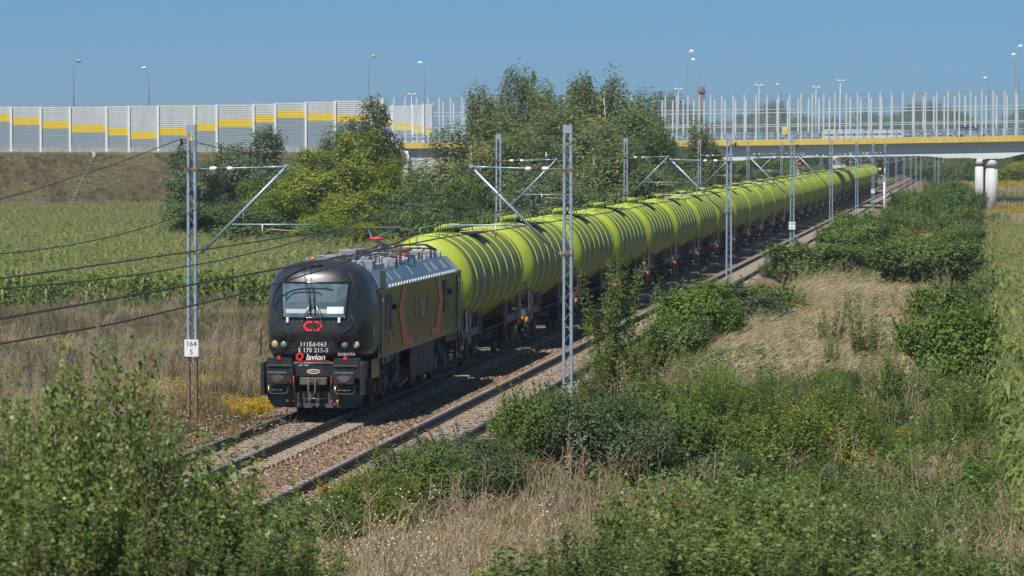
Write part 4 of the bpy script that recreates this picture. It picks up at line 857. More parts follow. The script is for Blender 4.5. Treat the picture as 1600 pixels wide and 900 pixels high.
# clear noise barrier
M_post = mat('barrier_post', (.56, .59, .62), .5, var=.08, vscale=1)
def glass_barrier(v, pa, pb, step, hfun, lab, panes=3):
    t = thing('clear_noise_barrier', lab, 'noise barrier', borg, BR); N_ = int((pb - pa) / step); d = DB + v
    U = [(pa + k * step - 800) / F * d for k in range(N_ + 1)]
    for u in U: MB().box(u - .09, u + .09, v, v + .2, zt(u) - .05, zt(u) + hfun(u) + .02).build('post', M_post, t)
    fr_ = [0, .335, .67, 1] if panes == 3 else [0, 1]
    for k in range(N_):
        a, b = U[k] + .12, U[k + 1] - .12
        for j in range(panes):
            za = [zt(a) + hfun(a) * f for f in (fr_[j], fr_[j + 1])]; zb = [zt(b) + hfun(b) * f for f in (fr_[j], fr_[j + 1])]
            P = [(a, v + .09, za[0] + .05), (b, v + .09, zb[0] + .05), (b, v + .09, zb[1] - .05), (a, v + .09, za[1] - .05)]
            P2 = [(x, y + .02, z) for x, y, z in P]
            MB().poly(P, [(0, 1, 2, 3)]).build('pane', M_acr, t)
    for f in ((.335, .67, 1.0)):
        w_ = .04 if f < 1 else .03; strip('barrier_rail', M_post if f < 1 else M_galv, t, U[0] + .1, U[-1] - .1, v + .03, v + .16, lambda u: zt(u) + hfun(u) * f + w_, lambda u: zt(u) + hfun(u) * f - w_, 30)
    return t
hf = lambda u: 5.35
glass_barrier(.35, 598, 1740, 17.65, hf, 'clear noise barrier with white posts along the near edge of the bridge')
glass_barrier(46.2, 676, 1720, 16.3, lambda u: 5.35, 'clear noise barrier with white posts along the far edge of the bridge', 1)
# opaque noise wall on the embankment
PX = [-213, -167, -121, -75, -28, 18, 64.2, 110, 167, 202, 247.5, 304.6, 339, 396.6, 430.7, 478, 523.6, 581.5, 598]
TOP = [167.2] * 8 + [166.3, 165.6, 165, 164.6, 163.8, 162.6, 161, 159.5, 157.8, 153.6, 153.4]
YB = [(179, 190)] * 4 + [(179, 190), (184, 195.6), (189.6, 201), (195, 207), (200.3, 211.7), (206, 217.3), (200, 211.6), (193.5, 205), (187, 198.6), (180, 191.5), (173, 184.4), (177.3, 189), (180, 191), (176, 188)]
nw = thing('noise_wall', 'long ribbed noise wall in grey and yellow on the embankment', 'noise wall', borg, BR)
def ribbed(a, b, za, zb, name, m_, par, v=.1, lab=None):
    mb = MB(); n = max(1, round((zb - za) / .25)); h_ = (zb - za) / n
    for k in range(n):
        z = za + k * h_; mb.poly([(a, v, z + .012), (b, v, z + .012), (b, v - .016, z + h_ * .5), (a, v - .016, z + h_ * .5), (b, v, z + h_ - .012), (a, v, z + h_ - .012), (a, v + .02, z + h_), (b, v + .02, z + h_)], [(0, 1, 2, 3), (3, 2, 4, 5), (5, 4, 7, 6)])
    mb.box(a, b, v + .02, v + .14, za, zb); return mb.build(name, m_, par)
zb_ = lambda x: bz_(231.3 - .004 * max(0, x) * 1.2)
for k in range(len(PX)):
    u = bu(PX[k]); MB().box(u - .13, u + .13, -.06, .26, bz_(236.5), bz_(TOP[k] - .4)).build('post', M_white, nw); MB().box(u - .3, u + .3, -.25, .3, bz_(242), bz_(236.6)).build('post_footing', M_conc, nw)
    if k < len(PX) - 1:
        a, b = u + .135, bu(PX[k + 1]) - .135; y0, y1 = YB[k]; zt_, zm1, zm0, zb0 = bz_(TOP[k]), bz_(y0), bz_(y1), zb_(PX[k])
        ribbed(a, b, zm1, zt_, 'light_grey_panel', M_pl, nw); ribbed(a, b, zm0, zm1 - .004, 'yellow_panel', M_yel, nw); ribbed(a, b, zb0, zm0 - .004, 'dark_grey_panel', M_pd, nw)
        MB().box(a, b, -.02, .2, bz_(238), zb0 - .004).build('plinth', M_conc, nw)
nw2 = thing('noise_wall', 'ribbed noise wall seen through the clear barrier, on the far side of the road', 'noise wall', borg, BR)
for k, (xa, xb, tp, y0, y1) in enumerate(((560, 613, 166, 187, 198), (613, 645, 165.5, 192.5, 203.5), (645, 661, 164.5, 196, 207.5), (661, 677, 163, 201.5, 212))):
    d = DB + 46; a, b = (xa - 800) / F * d + .13, (xb - 800) / F * d - .13
    z = lambda y: CAMZ - (y - 232) * d / F
    MB().box(a - .26, a, 45.9, 46.3, 6.5, z(tp) + .1).build('post', M_white, nw2)
    ribbed(a, b, z(y0), z(tp), 'light_grey_panel', M_pl, nw2, 46); ribbed(a, b, z(y1), z(y0) - .004, 'yellow_panel', M_yel, nw2, 46); ribbed(a, b, 6.6, z(y1) - .004, 'dark_grey_panel', M_pd, nw2, 46)
# embankment
us = list(np.arange(-260.5, -12, 2.0)); prof_e = [(-15.5, None), (-12, -.2), (-6, 3.2), (-.3, bz_(238.5)), (.5, bz_(238.3)), (50, bz_(238)), (66, -1.7)]
V = []; 
for u in us:
    tail = min(1, max(0, (-12 - u) / 8))
    for j, (v, z) in enumerate(prof_e):
        p = world_uv(u, DB + v); gz = -1.9
        z_ = gz if z is None else z; z_ = gz + (z_ - gz) * (.35 + .65 * tail if j in (1, 2) else 1)
        if 0 < j < 3: z_ += .35 * noise.noise(Vector((u * .15, v, 1)))
        V.append((u, v, z_))
ny, nx = len(us), len(prof_e); ii = np.arange(nx * ny).reshape(ny, nx); FC = np.stack([ii[:-1, :-1].ravel(), ii[1:, :-1].ravel(), ii[1:, 1:].ravel(), ii[:-1, 1:].ravel()], 1)
M_emb = mat('embankment_soil', (.07, .07, .03), .95, col2=(.13, .098, .065), vscale=.16, bump=.6, bscale=1.5, spec=.1)
eo = put('embankment', mesh_np('embankment', V, FC, M_emb, False), None, borg); eo.rotation_euler.z = BR; tag(eo, kind='structure')
def slope_z(v): return float(np.interp(v, [-15.5, -12, -6, -.3], [-1.9, -.2, 3.2, bz_(238.5)]))
MB().prism([(.45, -1.9), (.45, zt(0) - .7), (-2.2, 4.6), (-9, .6), (-13, -1.9)], bu(638) - .5, bu(638), 'x').build('wing_wall', M_concw, br)
# stepped drain and fence on the slope
t = thing('drain_channel', 'stepped pale drain running down the embankment under the noise wall', 'drain', borg, BR)
for k in range(22):
    f = k / 21; v = -1.5 - 12.6 * f; u = bu(148) - (bu(148) - bu(121)) * f
    MB().box(u - .11, u + .11, v - .22, v + .22, slope_z(v) + .02, slope_z(v) + .2).build('drain_stone', M_conc, t)
MB().box(bu(149) - .2, bu(149) + .2, -1.4, -.8, slope_z(-1.1), slope_z(-1.1) + .6).build('inlet', M_concw, t)
t = thing('wire_fence', 'thin green posts of a wire fence along the foot of the embankment', 'fence', borg, BR)
for px in (-56, 4.3, 65.5, 126, 187, 248):
    u = (px - 800) / F * (DB - 13.5); MB().tube([(u, -13.5, slope_z(-13.5)), (u, -13.5, slope_z(-13.5) + 1.9)], .05, 6).build('post', mat('fence_green', (.10, .22, .18), .5), t)
for z in (.4, 1.0, 1.7): MB().tube([((-56 - 800) / F * 426, -13.5, slope_z(-13.5) + z), ((248 - 800) / F * 426, -13.5, slope_z(-13.5) + z)], .012, 3).build('wire', M_galv, t)
# stairs rail by the abutment
t = thing('stair_railing', 'white stair handrail going down beside the bridge abutment', 'railing', borg, BR)
for dv in (0, 1.2):
    MB().tube([(bu(606), -1 - dv, bz_(216)), (bu(640), -4 - dv, bz_(242))], .05, 6).build('handrail', M_white, t)
    for k in range(4): f = k / 3; u = bu(606) + (bu(640) - bu(606)) * f; z = bz_(216) + (bz_(242) - bz_(216)) * f; MB().tube([(u, -1 - 3 * f - dv, z - 1.1), (u, -1 - 3 * f - dv, z)], .04, 5).build('baluster', M_white, t)
# things on the road
def lamp(px, py, d, side, lab):
    p = at(px, py, d); base = 7.0; t = thing('street_lamp', lab, 'street lamp', (p.x, p.y, base), BR, 'tall lamps along the road'); h_ = p.z - base
    MB().tube([(-side * .55, 0, 0), (-side * .55, 0, h_ * .9), (-side * .45, 0, h_ * .97), (-side * .1, 0, h_ - .02)], [.09, .055, .045, .04], 8).build('pole', M_galv, t)
    MB().tube([(-side * .25, 0, h_ - .05), (side * .0, 0, h_), (side * .35, 0, h_ - .03)], [.07, .2, .12], 8).build('lamp_head', M_white if side < 0 or px > 600 else M_palet, t)
for a in ((122, 95, 452, 1, 'street lamp with its head turned right above the left noise wall'), (226, 106, 482, -1, 'street lamp turned left, second from the left above the wall'), (583, 88, 452, 1, 'tall street lamp above the end of the noise wall'), (657, 98, 482, -1, 'street lamp behind the clear barrier left of the birches'), (1080, 80, 452, 1, 'taller of the two street lamps beside the brick chimney'), (1084, 93, 482, -1, 'shorter of the two street lamps beside the brick chimney'), (1540, 122, 560, -1, 'low thin street lamp before the right pair'), (1585, 85, 482, -1, 'shorter street lamp of the pair at the right edge'), (1594, 72, 452, 1, 'tallest street lamp at the right edge'), (1215, 132, 640, -1, 'small single lamp between two floodlight clusters')): lamp(*a)
for px, py, lab in ((1060, 141, 'floodlight cluster left of the chimney'), (1186, 135, 'floodlight cluster first right of the chimney'), (1275, 138, 'lower floodlight cluster over the middle of the bridge'), (1313, 128, 'higher floodlight cluster over the middle of the bridge'), (643, 149, 'floodlight cluster over the left end of the bridge')):
    p = at(px, py, 900); t = thing('floodlight_mast', lab, 'floodlight', (p.x, p.y, 0), BR, 'floodlight masts of the station')
    MB().tube([(0, 0, 0), (0, 0, p.z)], [.3, .14], 8).build('pole', M_galv, t)
    for k in (-1, 1):
        for q in (.35, .8): MB().box(k * q - .22, k * q + .22, -.25, .2, p.z + .05 + q * .25, p.z + .4 + q * .25).build('lamp_head', M_white, t)
    MB().beam((-1.0, 0, p.z + .05), (1.0, 0, p.z + .05), .1, .1).build('crossbar', M_galv, t)
p = at(1097, 135, 1500); t = thing('brick_chimney', 'distant brown brick chimney with a wider top behind the bridge', 'chimney', (p.x, p.y, 0))
M_brick = mat('chimney_brick', (.16, .085, .07), .8, var=.2, vscale=1)
MB().lathe([(1.5, 0), (1.0, p.z - 1.5)], (0, 0, 0), 'z', 16).build('shaft', M_brick, t); MB().lathe([(1.0, p.z - 3.0), (1.5, p.z - 2.6), (1.5, p.z - 2.0), (1.05, p.z - 1.6), (1.2, p.z)], (0, 0, 0), 'z', 16).build('crown_ring', M_brick, t)
# car, sign and blocks behind the glass
p = at(1516, 212, 448); t = thing('parked_car', 'grey blue car on the bridge seen through the clear barrier', 'car', (p.x, p.y, zt(bu(1516)) - .2), BR)
mb = MB(); mb.prism([(-2.1, .35), (-2.15, .75), (-1.95, .9), (-1.2, .95), (.9, .95), (1.9, .85), (2.15, .7), (2.15, .35)], -.85, .85); mb.build('car_body', mat('car_blue', (.20, .28, .36), .25, coat=1), t)
MB().prism([(-1.75, .93), (-1.3, 1.42), (.3, 1.46), (1.1, .93)], -.75, .75).build('car_cabin', M_blackglass, t)
for x in (-1.3, 1.35):
    for y in (-.8, .8): MB().lathe([(.1, -.1), (.31, -.1), (.31, .1), (.1, .1)], (x, y, .31), 'y', 14).build('wheel', M_under, t)
p = at(1227, 203, 455); t = thing('road_sign', 'small yellow road sign with white edge behind the clear barrier', 'road sign', (p.x, p.y, 7.6), BR); MB().box(-.3, .3, -.02, .02, 1.1, 1.9).build('sign_board', M_yel, t); MB().box(-.36, .36, .02, .04, 1.04, 1.96).build('sign_back', M_white, t); MB().tube([(0, .08, -.2), (0, .08, 1.9)], .04, 6).build('post', M_galv, t)
for k in range(11):
    p = at(1290 + k * 11.3, 205, 470); MB().prism([(-.42, 7.3), (.42, 7.3), (.36, 9.35), (-.36, 9.35)], -.2, .2).build('white_board', M_white, None, (p.x, p.y, 0)); o = bpy.data.objects['white_board' if k == 0 else 'white_board.%03d' % k]; o.rotation_euler.z = BR
    tag(o, ORD[k] + ' white board from the left in the row behind the clear barrier', 'board', 'white boards in a row on the bridge')

# ================================================================== VEGETATION
RG = np.random.default_rng(11)
def unit(v): return v / np.maximum(np.linalg.norm(v, axis=1, keepdims=True), 1e-6)
def leaf_geo(P, Nn, size, aspect=.55, rg=RG, droop=0.0, along=None):
    """a small folded leaf at each point: 4 corners"""
    n = len(P); t = rg.normal(0, 1, (n, 3)) if along is None else along + rg.normal(0, .35, (n, 3)); t[:, 2] -= droop
    t = unit(t - Nn * np.sum(t * Nn, 1, keepdims=True)); b = np.cross(Nn, t); s_ = np.asarray(size).reshape(-1, 1) * np.ones((n, 1))
    V = np.empty((n, 4, 3)); V[:, 0] = P - t * s_ * .5; V[:, 2] = P + t * s_ * .5 - Nn * s_ * .12
    V[:, 1] = P + b * s_ * aspect * .5 + Nn * s_ * .1; V[:, 3] = P - b * s_ * aspect * .5 + Nn * s_ * .1
    return V.reshape(-1, 3), np.arange(n * 4).reshape(n, 4)
def crown_points(lobes, nclump, nleaf, sig, rg, zstretch=1.0, spikes=0, slen=1.0):
    """clumps near the surface of overlapping lobes, leaves inside each clump"""
    vol = np.array([l[3] * l[4] * l[5] for l in lobes]) ** .67; pr = vol / vol.sum(); ch = rg.choice(len(lobes), nclump, p=pr); L = np.array(lobes)[ch]
    d = unit(rg.normal(0, 1, (nclump, 3))); r = rg.uniform(.35, 1.0, (nclump, 1)) ** .55 * rg.uniform(.85, 1.06, (nclump, 1))
    C = L[:, :3] + d * r * L[:, 3:6]
    inside = np.zeros(nclump, bool)
    for l in lobes:
        q = (C - np.array(l[:3])) / np.array(l[3:6]); inside |= (np.sum(q * q, 1) < .42)
    C = C[~(inside & (rg.random(nclump) < .75))]; d = unit(C - np.array([np.mean([l[0] for l in lobes]), np.mean([l[1] for l in lobes]), np.mean([l[2] for l in lobes])]))
    m = len(C); k = rg.integers(int(nleaf * .4), int(nleaf * 1.6), m); idx = np.repeat(np.arange(m), k); cs = rg.uniform(.55, 1.35, m)[idx, None]
    off = np.clip(rg.normal(0, 1, (len(idx), 3)), -1.7, 1.7) * sig * cs; off[:, 2] *= zstretch
    if spikes:
        q = rg.choice(m, spikes); sdv = unit(d[q] * rg.uniform(.2, 1, (spikes, 1)) + np.array([0, 0, 1.0])); ln = rg.uniform(.25, 1, spikes) * slen; kk = 16; f = np.tile(np.linspace(0, 1, kk), spikes); qi = np.repeat(np.arange(spikes), kk)
        SP = C[q][qi] + sdv[qi] * (f * ln[qi])[:, None] + rg.normal(0, sig * .13, (spikes * kk, 3)); SN_ = unit(rg.normal(0, .8, (spikes * kk, 3)) + np.array([0, 0, .8]))
        return np.concatenate([C[idx] + off, SP]), np.concatenate([unit(d[idx] * .7 + off / sig * .35 + np.array([0, 0, .55]) + rg.normal(0, .45, (len(idx), 3))), SN_]), C
    return C[idx] + off, unit(d[idx] * .7 + off / sig * .35 + np.array([0, 0, .55]) + rg.normal(0, .45, (len(idx), 3))), C
def limbs(base, targets, r0, name, m, rg, n=10, trunk_top=None):
    mb = MB(); base = Vector(base); top = Vector(trunk_top or (0, 0, 3))
    pts = [base + (top - base) * (k / 5) + Vector((rg.normal(0, .06), rg.normal(0, .06), 0)) * k * .5 for k in range(6)]
    mb.tube(pts, [r0 * (1 - .14 * k) for k in range(6)], 7)
    for i in range(min(n, len(targets))):
        t = Vector(targets[int(rg.integers(0, len(targets)))]); f = float(rg.uniform(.25, .95)); p0 = base + (top - base) * f
        mid = p0.lerp(t, .5) + Vector((0, 0, .12 * (t - p0).length)); mb.tube([p0, mid, p0.lerp(t, .92)], [r0 * .45 * (1.1 - f * .6), r0 * .25, r0 * .08], 5, False)
    return mb.mesh(name, m)
L_dark = leafmat('leaves_dark', [(.041, .082, .030), (.082, .155, .047), (.140, .221, .066), (.232, .298, .091)], pos=[0, .35, .7, 1])
L_birch = leafmat('leaves_birch', [(.066, .100, .038), (.131, .186, .062), (.214, .258, .091), (.407, .334, .109)], pos=[0, .4, .8, 1])
L_greyg = leafmat('leaves_greygreen', [(.045, .083, .041), (.094, .140, .070), (.154, .206, .104), (.247, .289, .124)])
L_bright = leafmat('leaves_bright', [(.047, .097, .019), (.102, .187, .028), (.156, .258, .035), (.234, .296, .047)])
L_yelg = leafmat('leaves_yellowgreen', [(.055, .09, .012), (.13, .19, .016), (.22, .275, .02), (.38, .38, .03)])
L_bush = leafmat('leaves_scrub', [(.044, .088, .023), (.091, .156, .034), (.143, .215, .055), (.221, .273, .078)])
L_blue = leafmat('leaves_bluegreen', [(.048, .082, .036), (.082, .126, .054), (.120, .168, .070), (.180, .210, .084)])
L_mixy = leafmat('leaves_mixed_yellow', [(.059, .107, .024), (.107, .175, .035), (.195, .254, .050), (.819, .508, .029)], pos=[0, .4, .8, .98])
L_near = leafmat('leaves_near', [(.065, .120, .026), (.124, .202, .039), (.195, .267, .065), (.325, .377, .143)], rough=.38, nscale=1.5)
L_near2 = leafmat('leaves_near_blue', [(.055, .104, .029), (.104, .163, .044), (.156, .215, .065), (.247, .299, .117)], rough=.4, nscale=1.5)
M_bark = mat('bark', (.085, .065, .05), .9, var=.4, vscale=8)
M_birchb = mat('birch_bark', (.55, .53, .48), .8, col2=(.16, .14, .12), vscale=4, stretch=(1, 1, 3))
M_twig = mat('twig', (.26, .19, .11), .85, var=.3, vscale=10)
def proto_tree(seed, lobes, nclump, nleaf, sig, size, m, bark, r0, ttop, zst=1.0, droop=0.0, nl=12, aspect=.7, spikes=0, slen=1.0):
    rg = np.random.default_rng(seed); P, N_, C = crown_points(lobes, nclump, nleaf, sig, rg, zst, spikes, slen)
    V, Fq = leaf_geo(P, N_, rg.uniform(.7, 1.3, len(P)) * size, aspect, rg, droop)
    return mesh_np('crown', V, Fq, m), limbs((0, 0, -.6), C, r0, 'trunk', bark, rg, nl, ttop)
def lobeset(seed, H, W, n, z0=.25):
    rr = random.Random(seed); L = []
    for k in range(n):
        f = k / max(1, n - 1); z = H * (z0 + (.90 - z0) * f); w_ = W * .5 * (math.sin(math.pi * (.27 + .47 * f)) ** .8)
        for q in range(3 if .1 < f < .8 else 1):
            a = rr.uniform(0, 6.28); L.append((math.cos(a) * w_ * rr.uniform(.35, .8), math.sin(a) * w_ * rr.uniform(.35, .8), z + rr.uniform(-.05, .05) * H, w_ * rr.uniform(.45, .75), w_ * rr.uniform(.45, .75), H * rr.uniform(.12, .19)))
    return L
LAZY = {}
class Lazy(dict):
    def __init__(s, k): s.k = k
    def __missing__(s, q): s[q] = LAZY[(s.k,) + q](); return s[q]
    def __contains__(s, q): return (s.k,) + q in LAZY
PT = Lazy('PT')
# unit trees are 10 m tall, 7 m wide
for i in range(3): LAZY['PT', 'birch', i] = (lambda i=i: proto_tree(100 + i, lobeset(100 + i, 10, 6.4, 7, .18), 900, 46, .36, .22, L_birch, M_birchb, .16, (0.2, .1, 8.6), 1.5, .8, spikes=45, slen=.8))
for i in range(3): LAZY['PT', 'dark', i] = (lambda i=i: proto_tree(200 + i, lobeset(210 + i, 10, 7.2, 6, .12), 800, 46, .40, .25, L_dark, M_bark, .2, (0, 0, 7.5), spikes=70, slen=.9))
for i in range(2): LAZY['PT', 'grey', i] = (lambda i=i: proto_tree(300 + i, lobeset(310 + i, 10, 7.6, 6, .12), 800, 46, .40, .24, L_greyg, M_bark, .18, (0, 0, 7), spikes=80, slen=.9))
for i in range(2): LAZY['PT', 'yel', i] = (lambda i=i: proto_tree(400 + i, lobeset(410 + i, 10, 8, 6, .10), 800, 42, .40, .26, L_yelg, M_bark, .2, (0, 0, 7), spikes=80, slen=.9))
for i in range(2): LAZY['PT', 'bright', i] = (lambda i=i: proto_tree(450 + i, lobeset(460 + i, 10, 8, 6, .10), 800, 42, .40, .25, L_bright, M_bark, .2, (0, 0, 7), spikes=80, slen=.9))
# unit bushes are 3 m tall, 3.4 m wide, with leaves of two sizes (far / near)
def bush_lobes(seed, H=3.0, W=3.4, n=7):
    rr = random.Random(seed); L = [(0, 0, H * .38, W * .38, W * .38, H * .38)]
    for k in range(n): a = rr.uniform(0, 6.28); r = rr.uniform(.1, .36) * W; z = rr.uniform(.22, .78) * H * (1.05 - r / W * .6); L.append((math.cos(a) * r, math.sin(a) * r, z, W * rr.uniform(.12, .24), W * rr.uniform(.12, .24), H * rr.uniform(.12, .25)))
    return L
PB = Lazy('PB')
for nm, m_ in (('scrub', L_bush), ('blue', L_blue), ('bright', L_bright), ('mixy', L_mixy), ('grey', L_greyg), ('dark', L_dark), ('yel', L_yelg)):
    for i in range(2): LAZY['PB', nm, i] = (lambda i=i, nm=nm, m_=m_: proto_tree(500 + i * 7 + len(nm), bush_lobes(520 + i * 3 + len(nm) * 5), 560, 36, .16, .11, m_, M_twig, .04, (0, 0, 1.6), 1.1, nl=16, spikes=110, slen=.8))
for nm, m_ in (('scrub', L_bush), ('blue', L_blue), ('mixy', L_mixy), ('bright', L_bright)):
    for i in range(2): LAZY['PB', nm + '_fine', i] = (lambda i=i, nm=nm, m_=m_: proto_tree(600 + i * 7 + len(nm), bush_lobes(620 + i * 3 + len(nm) * 5, n=10), 1000, 32, .13, .075, m_, M_twig, .03, (0, 0, 1.6), 1.1, nl=24, aspect=.55, spikes=260, slen=.75))
# sapling with separate shoots and gaps
def shoot_plant(seed, H, K, spread, leafs, m, gap=.045, base_r=.3, side=True, sz=.07):
    """upright twigs carrying alternate leaves"""
    rg = np.random.default_rng(seed); P = []; A = []; N_ = []; mb = MB()
    for k in range(K):
        a = rg.uniform(0, 6.28); h = H * rg.uniform(.55, 1.0); r0 = base_r * rg.random() ** .5; x0, y0 = math.cos(a) * r0, math.sin(a) * r0; tx, ty = x0 + math.cos(a) * spread * rg.random(), y0 + math.sin(a) * spread * rg.random()
        pts = [Vector((x0 + (tx - x0) * f + .03 * rg.normal(), y0 + (ty - y0) * f + .03 * rg.normal(), h * f)) for f in np.linspace(0, 1, 6)]
        mb.tube(pts, [.013, .011, .009, .007, .005, .003], 4, False)
        chains = [(pts, 0.12)]
        if side:
            for q in range(int(h / .16)):
                f = rg.uniform(.12, .92); i = min(4, int(f * 5)); p0 = pts[i].lerp(pts[i + 1], f * 5 - i); b = rg.uniform(0, 6.28); l = rg.uniform(.18, .5) * (1.15 - f)
                e = p0 + Vector((math.cos(b) * l, math.sin(b) * l, l * rg.uniform(.3, .9))); mb.tube([p0, e], [.005, .002], 3, False); chains.append(([p0, p0.lerp(e, .5), e], .0))
        for ch, st in chains:
            ln = sum((ch[i + 1] - ch[i]).length for i in range(len(ch) - 1)); nn = max(2, int(ln / gap)); b = rg.uniform(0, 6.28)
            for q in range(nn):
                f = st + (1 - st) * (q + .5) / nn; i = min(len(ch) - 2, int(f * (len(ch) - 1))); p = ch[i].lerp(ch[i + 1], f * (len(ch) - 1) - i); b += 2.4
                o = np.array([math.cos(b), math.sin(b), .25 + .3 * rg.normal()]); P.append(np.array(p) + o * sz * .55); A.append(o); N_.append(np.array([-math.cos(b) * .35, -math.sin(b) * .35, 1]) + rg.normal(0, .35, 3))
    P, A, N_ = np.array(P), np.array(A), unit(np.array(N_)); V, Fq = leaf_geo(P, N_, rg.uniform(.6, 1.25, len(P)) * sz, .62, rg, .25, A * 1.6)
    return mesh_np('foliage', V, Fq, m), mb.mesh('stems', M_twig)
PN = Lazy('PN')
for i in range(3): LAZY['PN', 'near', i] = (lambda i=i: shoot_plant(700 + i, 3.0, 80, .8, 0, L_near, base_r=.8, gap=.05, sz=.14))
for i in range(3): LAZY['PN', 'near2', i] = (lambda i=i: shoot_plant(710 + i, 2.6, 80, .75, 0, L_near2, base_r=.85, gap=.046, sz=.115))
for i in range(2): LAZY['PN', 'shoot', i] = (lambda i=i: shoot_plant(720 + i, 3.0, 6, .3, 0, L_near, base_r=.15, sz=.115))
for i in range(2): LAZY['PN', 'sapling', i] = (lambda i=i: shoot_plant(730 + i, 3.4, 26, .9, 0, L_bright, base_r=.2, sz=.10))
def plant(root, pair, loc, s, rz, label, cat, group=None, names=('trunk', 'crown')):
    t = thing(root, label, cat, loc, rz, group); t.scale = s; put(names[1], pair[0], t); put(names[0], pair[1], t); return t
DIM = {}
def dims(me):
    if me.name not in DIM:
        a = np.empty(len(me.vertices) * 3, np.float32); me.vertices.foreach_get('co', a); a = a.reshape(-1, 3); DIM[me.name] = (float(np.percentile(a[:, 2], 99.7)), float(np.percentile(np.abs(a[:, :2]), 98.5) * 2))
    return DIM[me.name]
def tree(px, top, wpx, d, kind, label, group='trees of the clump left of the train', var=None, hs=10.0, ws=7.2):
    p = at(px, 300, d); g = ground_z(p.x, p.y) if d < 430 or p.x > -20 else -1.0; i = (hash_(px, top) % 3) % (3 if (kind, 2) in PT else 2) if var is None else var
    H_, W_ = dims(PT[kind, i][0]); tz = at(px, top, d).z; h = (tz - g) / H_; w_ = wpx * d / F / W_ * 1.08
    return plant('tree', PT[kind, i], (p.x, p.y, g), (w_, w_, h), (px * 1.7) % 6.28, label, 'tree', group)
def hash_(a, b): return int(abs(a * 73 + b * 31))
def bush(px, base, top, wpx, kind, label, group=None, d=None, near=False, X=None):
    if d is None: p, d = on_ground(px, base)
    else: p = at(px, base, d); p.z = ground_z(p.x, p.y)
    tz = at(px, top, d).z; i = hash_(px, base) % 2
    if near:
        pr = PN[kind, hash_(px, base) % (3 if (kind, 2) in PN else 2)]; h = (tz - p.z) / (2.9 if kind != 'near2' else 2.5); w_ = wpx * d / F / 2.3 if kind in ('near', 'near2') else h
        return plant('bush' if kind != 'shoot' else 'tall_shoot', pr, p, (w_, w_, h), (px * .37) % 6.28, label, 'bush' if kind != 'shoot' else 'shoot', group, ('stem', 'foliage'))
    H_, W_ = dims(PB[kind, i][0]); h = (tz - p.z) / H_; w_ = wpx * d / F / W_ * 1.1
    return plant('bush', PB[kind, i], p, (w_, w_, h), (px * .37) % 6.28, label, 'bush', group, ('stem', 'foliage'))
# --- clump left of the train
for a in (
    (300, 232, 105, 330, 'grey', 'slim grey-green tree at the left end of the clump below the noise wall'),
    (305, 318, 150, 285, 'dark', 'low dark bushy tree behind the lattice mast with the 164 5 plate'),
    (262, 352, 60, 290, 'grey', 'small pale bushy tree at the left edge of the clump, by the maize'),
    (398, 203, 140, 335, 'grey', 'rounded dark grey-green tree below the noise wall left of the yellow tree'),
    (385, 322, 160, 272, 'dark', 'dense green bushy tree behind the tie rod of the nearest left mast'),
    (462, 300, 150, 280, 'yel', 'front yellow-green bushy tree beside the raised bracket tube'),
    (470, 355, 170, 262, 'dark', 'low dark green bushy tree directly above the maize tops left of the locomotive'),
    (538, 208, 170, 310, 'yel', 'bright yellow-green tree standing highest of the yellow ones'),
    (575, 262, 130, 300, 'yel', 'smaller yellow-green tree right of the brightest one'),
    (560, 158, 118, 365, 'grey', 'tall dark tree crossing the noise wall end, with yellow-green tree in front'),
    (525, 345, 140, 265, 'bright', 'green bushy tree just behind the locomotive cab roof'),
    (580, 350, 110, 258, 'yel', 'low light green bushy tree behind the locomotive roof'),
    (625, 278, 120, 300, 'dark', 'dark tree below the stair railing left of the white abutment'),
    (648, 318, 120, 290, 'grey', 'grey-green tree behind the raised pantograph'),
    (712, 296, 110, 285, 'dark', 'dark round tree behind the first tank wagon'),
    (615, 385, 90, 245, 'scr', None),
    (735, 200, 165, 345, 'birch', 'leaning birch left of the tallest birch'),
    (760, 160, 90, 385, 'birch', 'slimmer birch touching the left side of the tallest birch'),
    (818, 150, 130, 385, 'birch', 'round birch closing the crown between the first two peaks'),
    (850, 215, 160, 325, 'birch', 'low broad birch in front of the two left peaks'),
    (872, 135, 110, 392, 'birch', 'rounded birch filling the gap between the two main peaks'),
    (908, 128, 100, 385, 'grey', 'grey-green tree just left of the right peak'),
    (985, 148, 100, 380, 'birch', 'birch on the right shoulder of the right peak'),
    (1030, 170, 80, 390, 'dark', 'small rounded tree top at the right end of the big clump'),
    (500, 235, 120, 325, 'yel', 'yellow-green tree left of the brightest one, below the noise wall'),
    (430, 262, 110, 318, 'bright', 'fresh green tree between the dark grey-green tree and the yellow ones'),
    (788, 113, 100, 372, 'birch', 'tallest birch with white limbs, first peak of the clump'),
    (838, 118, 84, 395, 'bright', 'upright bright green tree between the two birch peaks'),
    (800, 185, 150, 340, 'birch', 'broad birch in the middle of the clump under the tallest peak'),
    (772, 278, 150, 300, 'bright', 'low green tree behind the second left mast'),
    (868, 168, 130, 360, 'birch', 'birch between the bright green peak and the right peak'),
    (942, 120, 130, 372, 'birch', 'tall rounded birch forming the right peak of the clump'),
    (900, 178, 160, 335, 'birch', 'drooping birch in front of the right peak'),
    (985, 175, 120, 352, 'dark', 'dark tree falling away to the right of the right peak'),
    (1012, 205, 120, 345, 'dark', 'dark rounded tree whose edge meets the yellow cornice'),
    (930, 225, 150, 300, 'birch', 'drooping birch right above the tank wagons'),
    (850, 265, 150, 290, 'grey', 'greyish low tree above the third tank wagon'),
    (1000, 268, 120, 300, 'dark', 'low dark tree behind the third left mast'),
    (1045, 262, 90, 330, 'grey', 'low greyish tree under the girder near the dark pillar'),
    (1086, 196, 84, 395, 'birch', 'thin yellowish birch standing alone in front of the bridge'),
):
    if a[4] == 'scr': continue
    tree(*a)
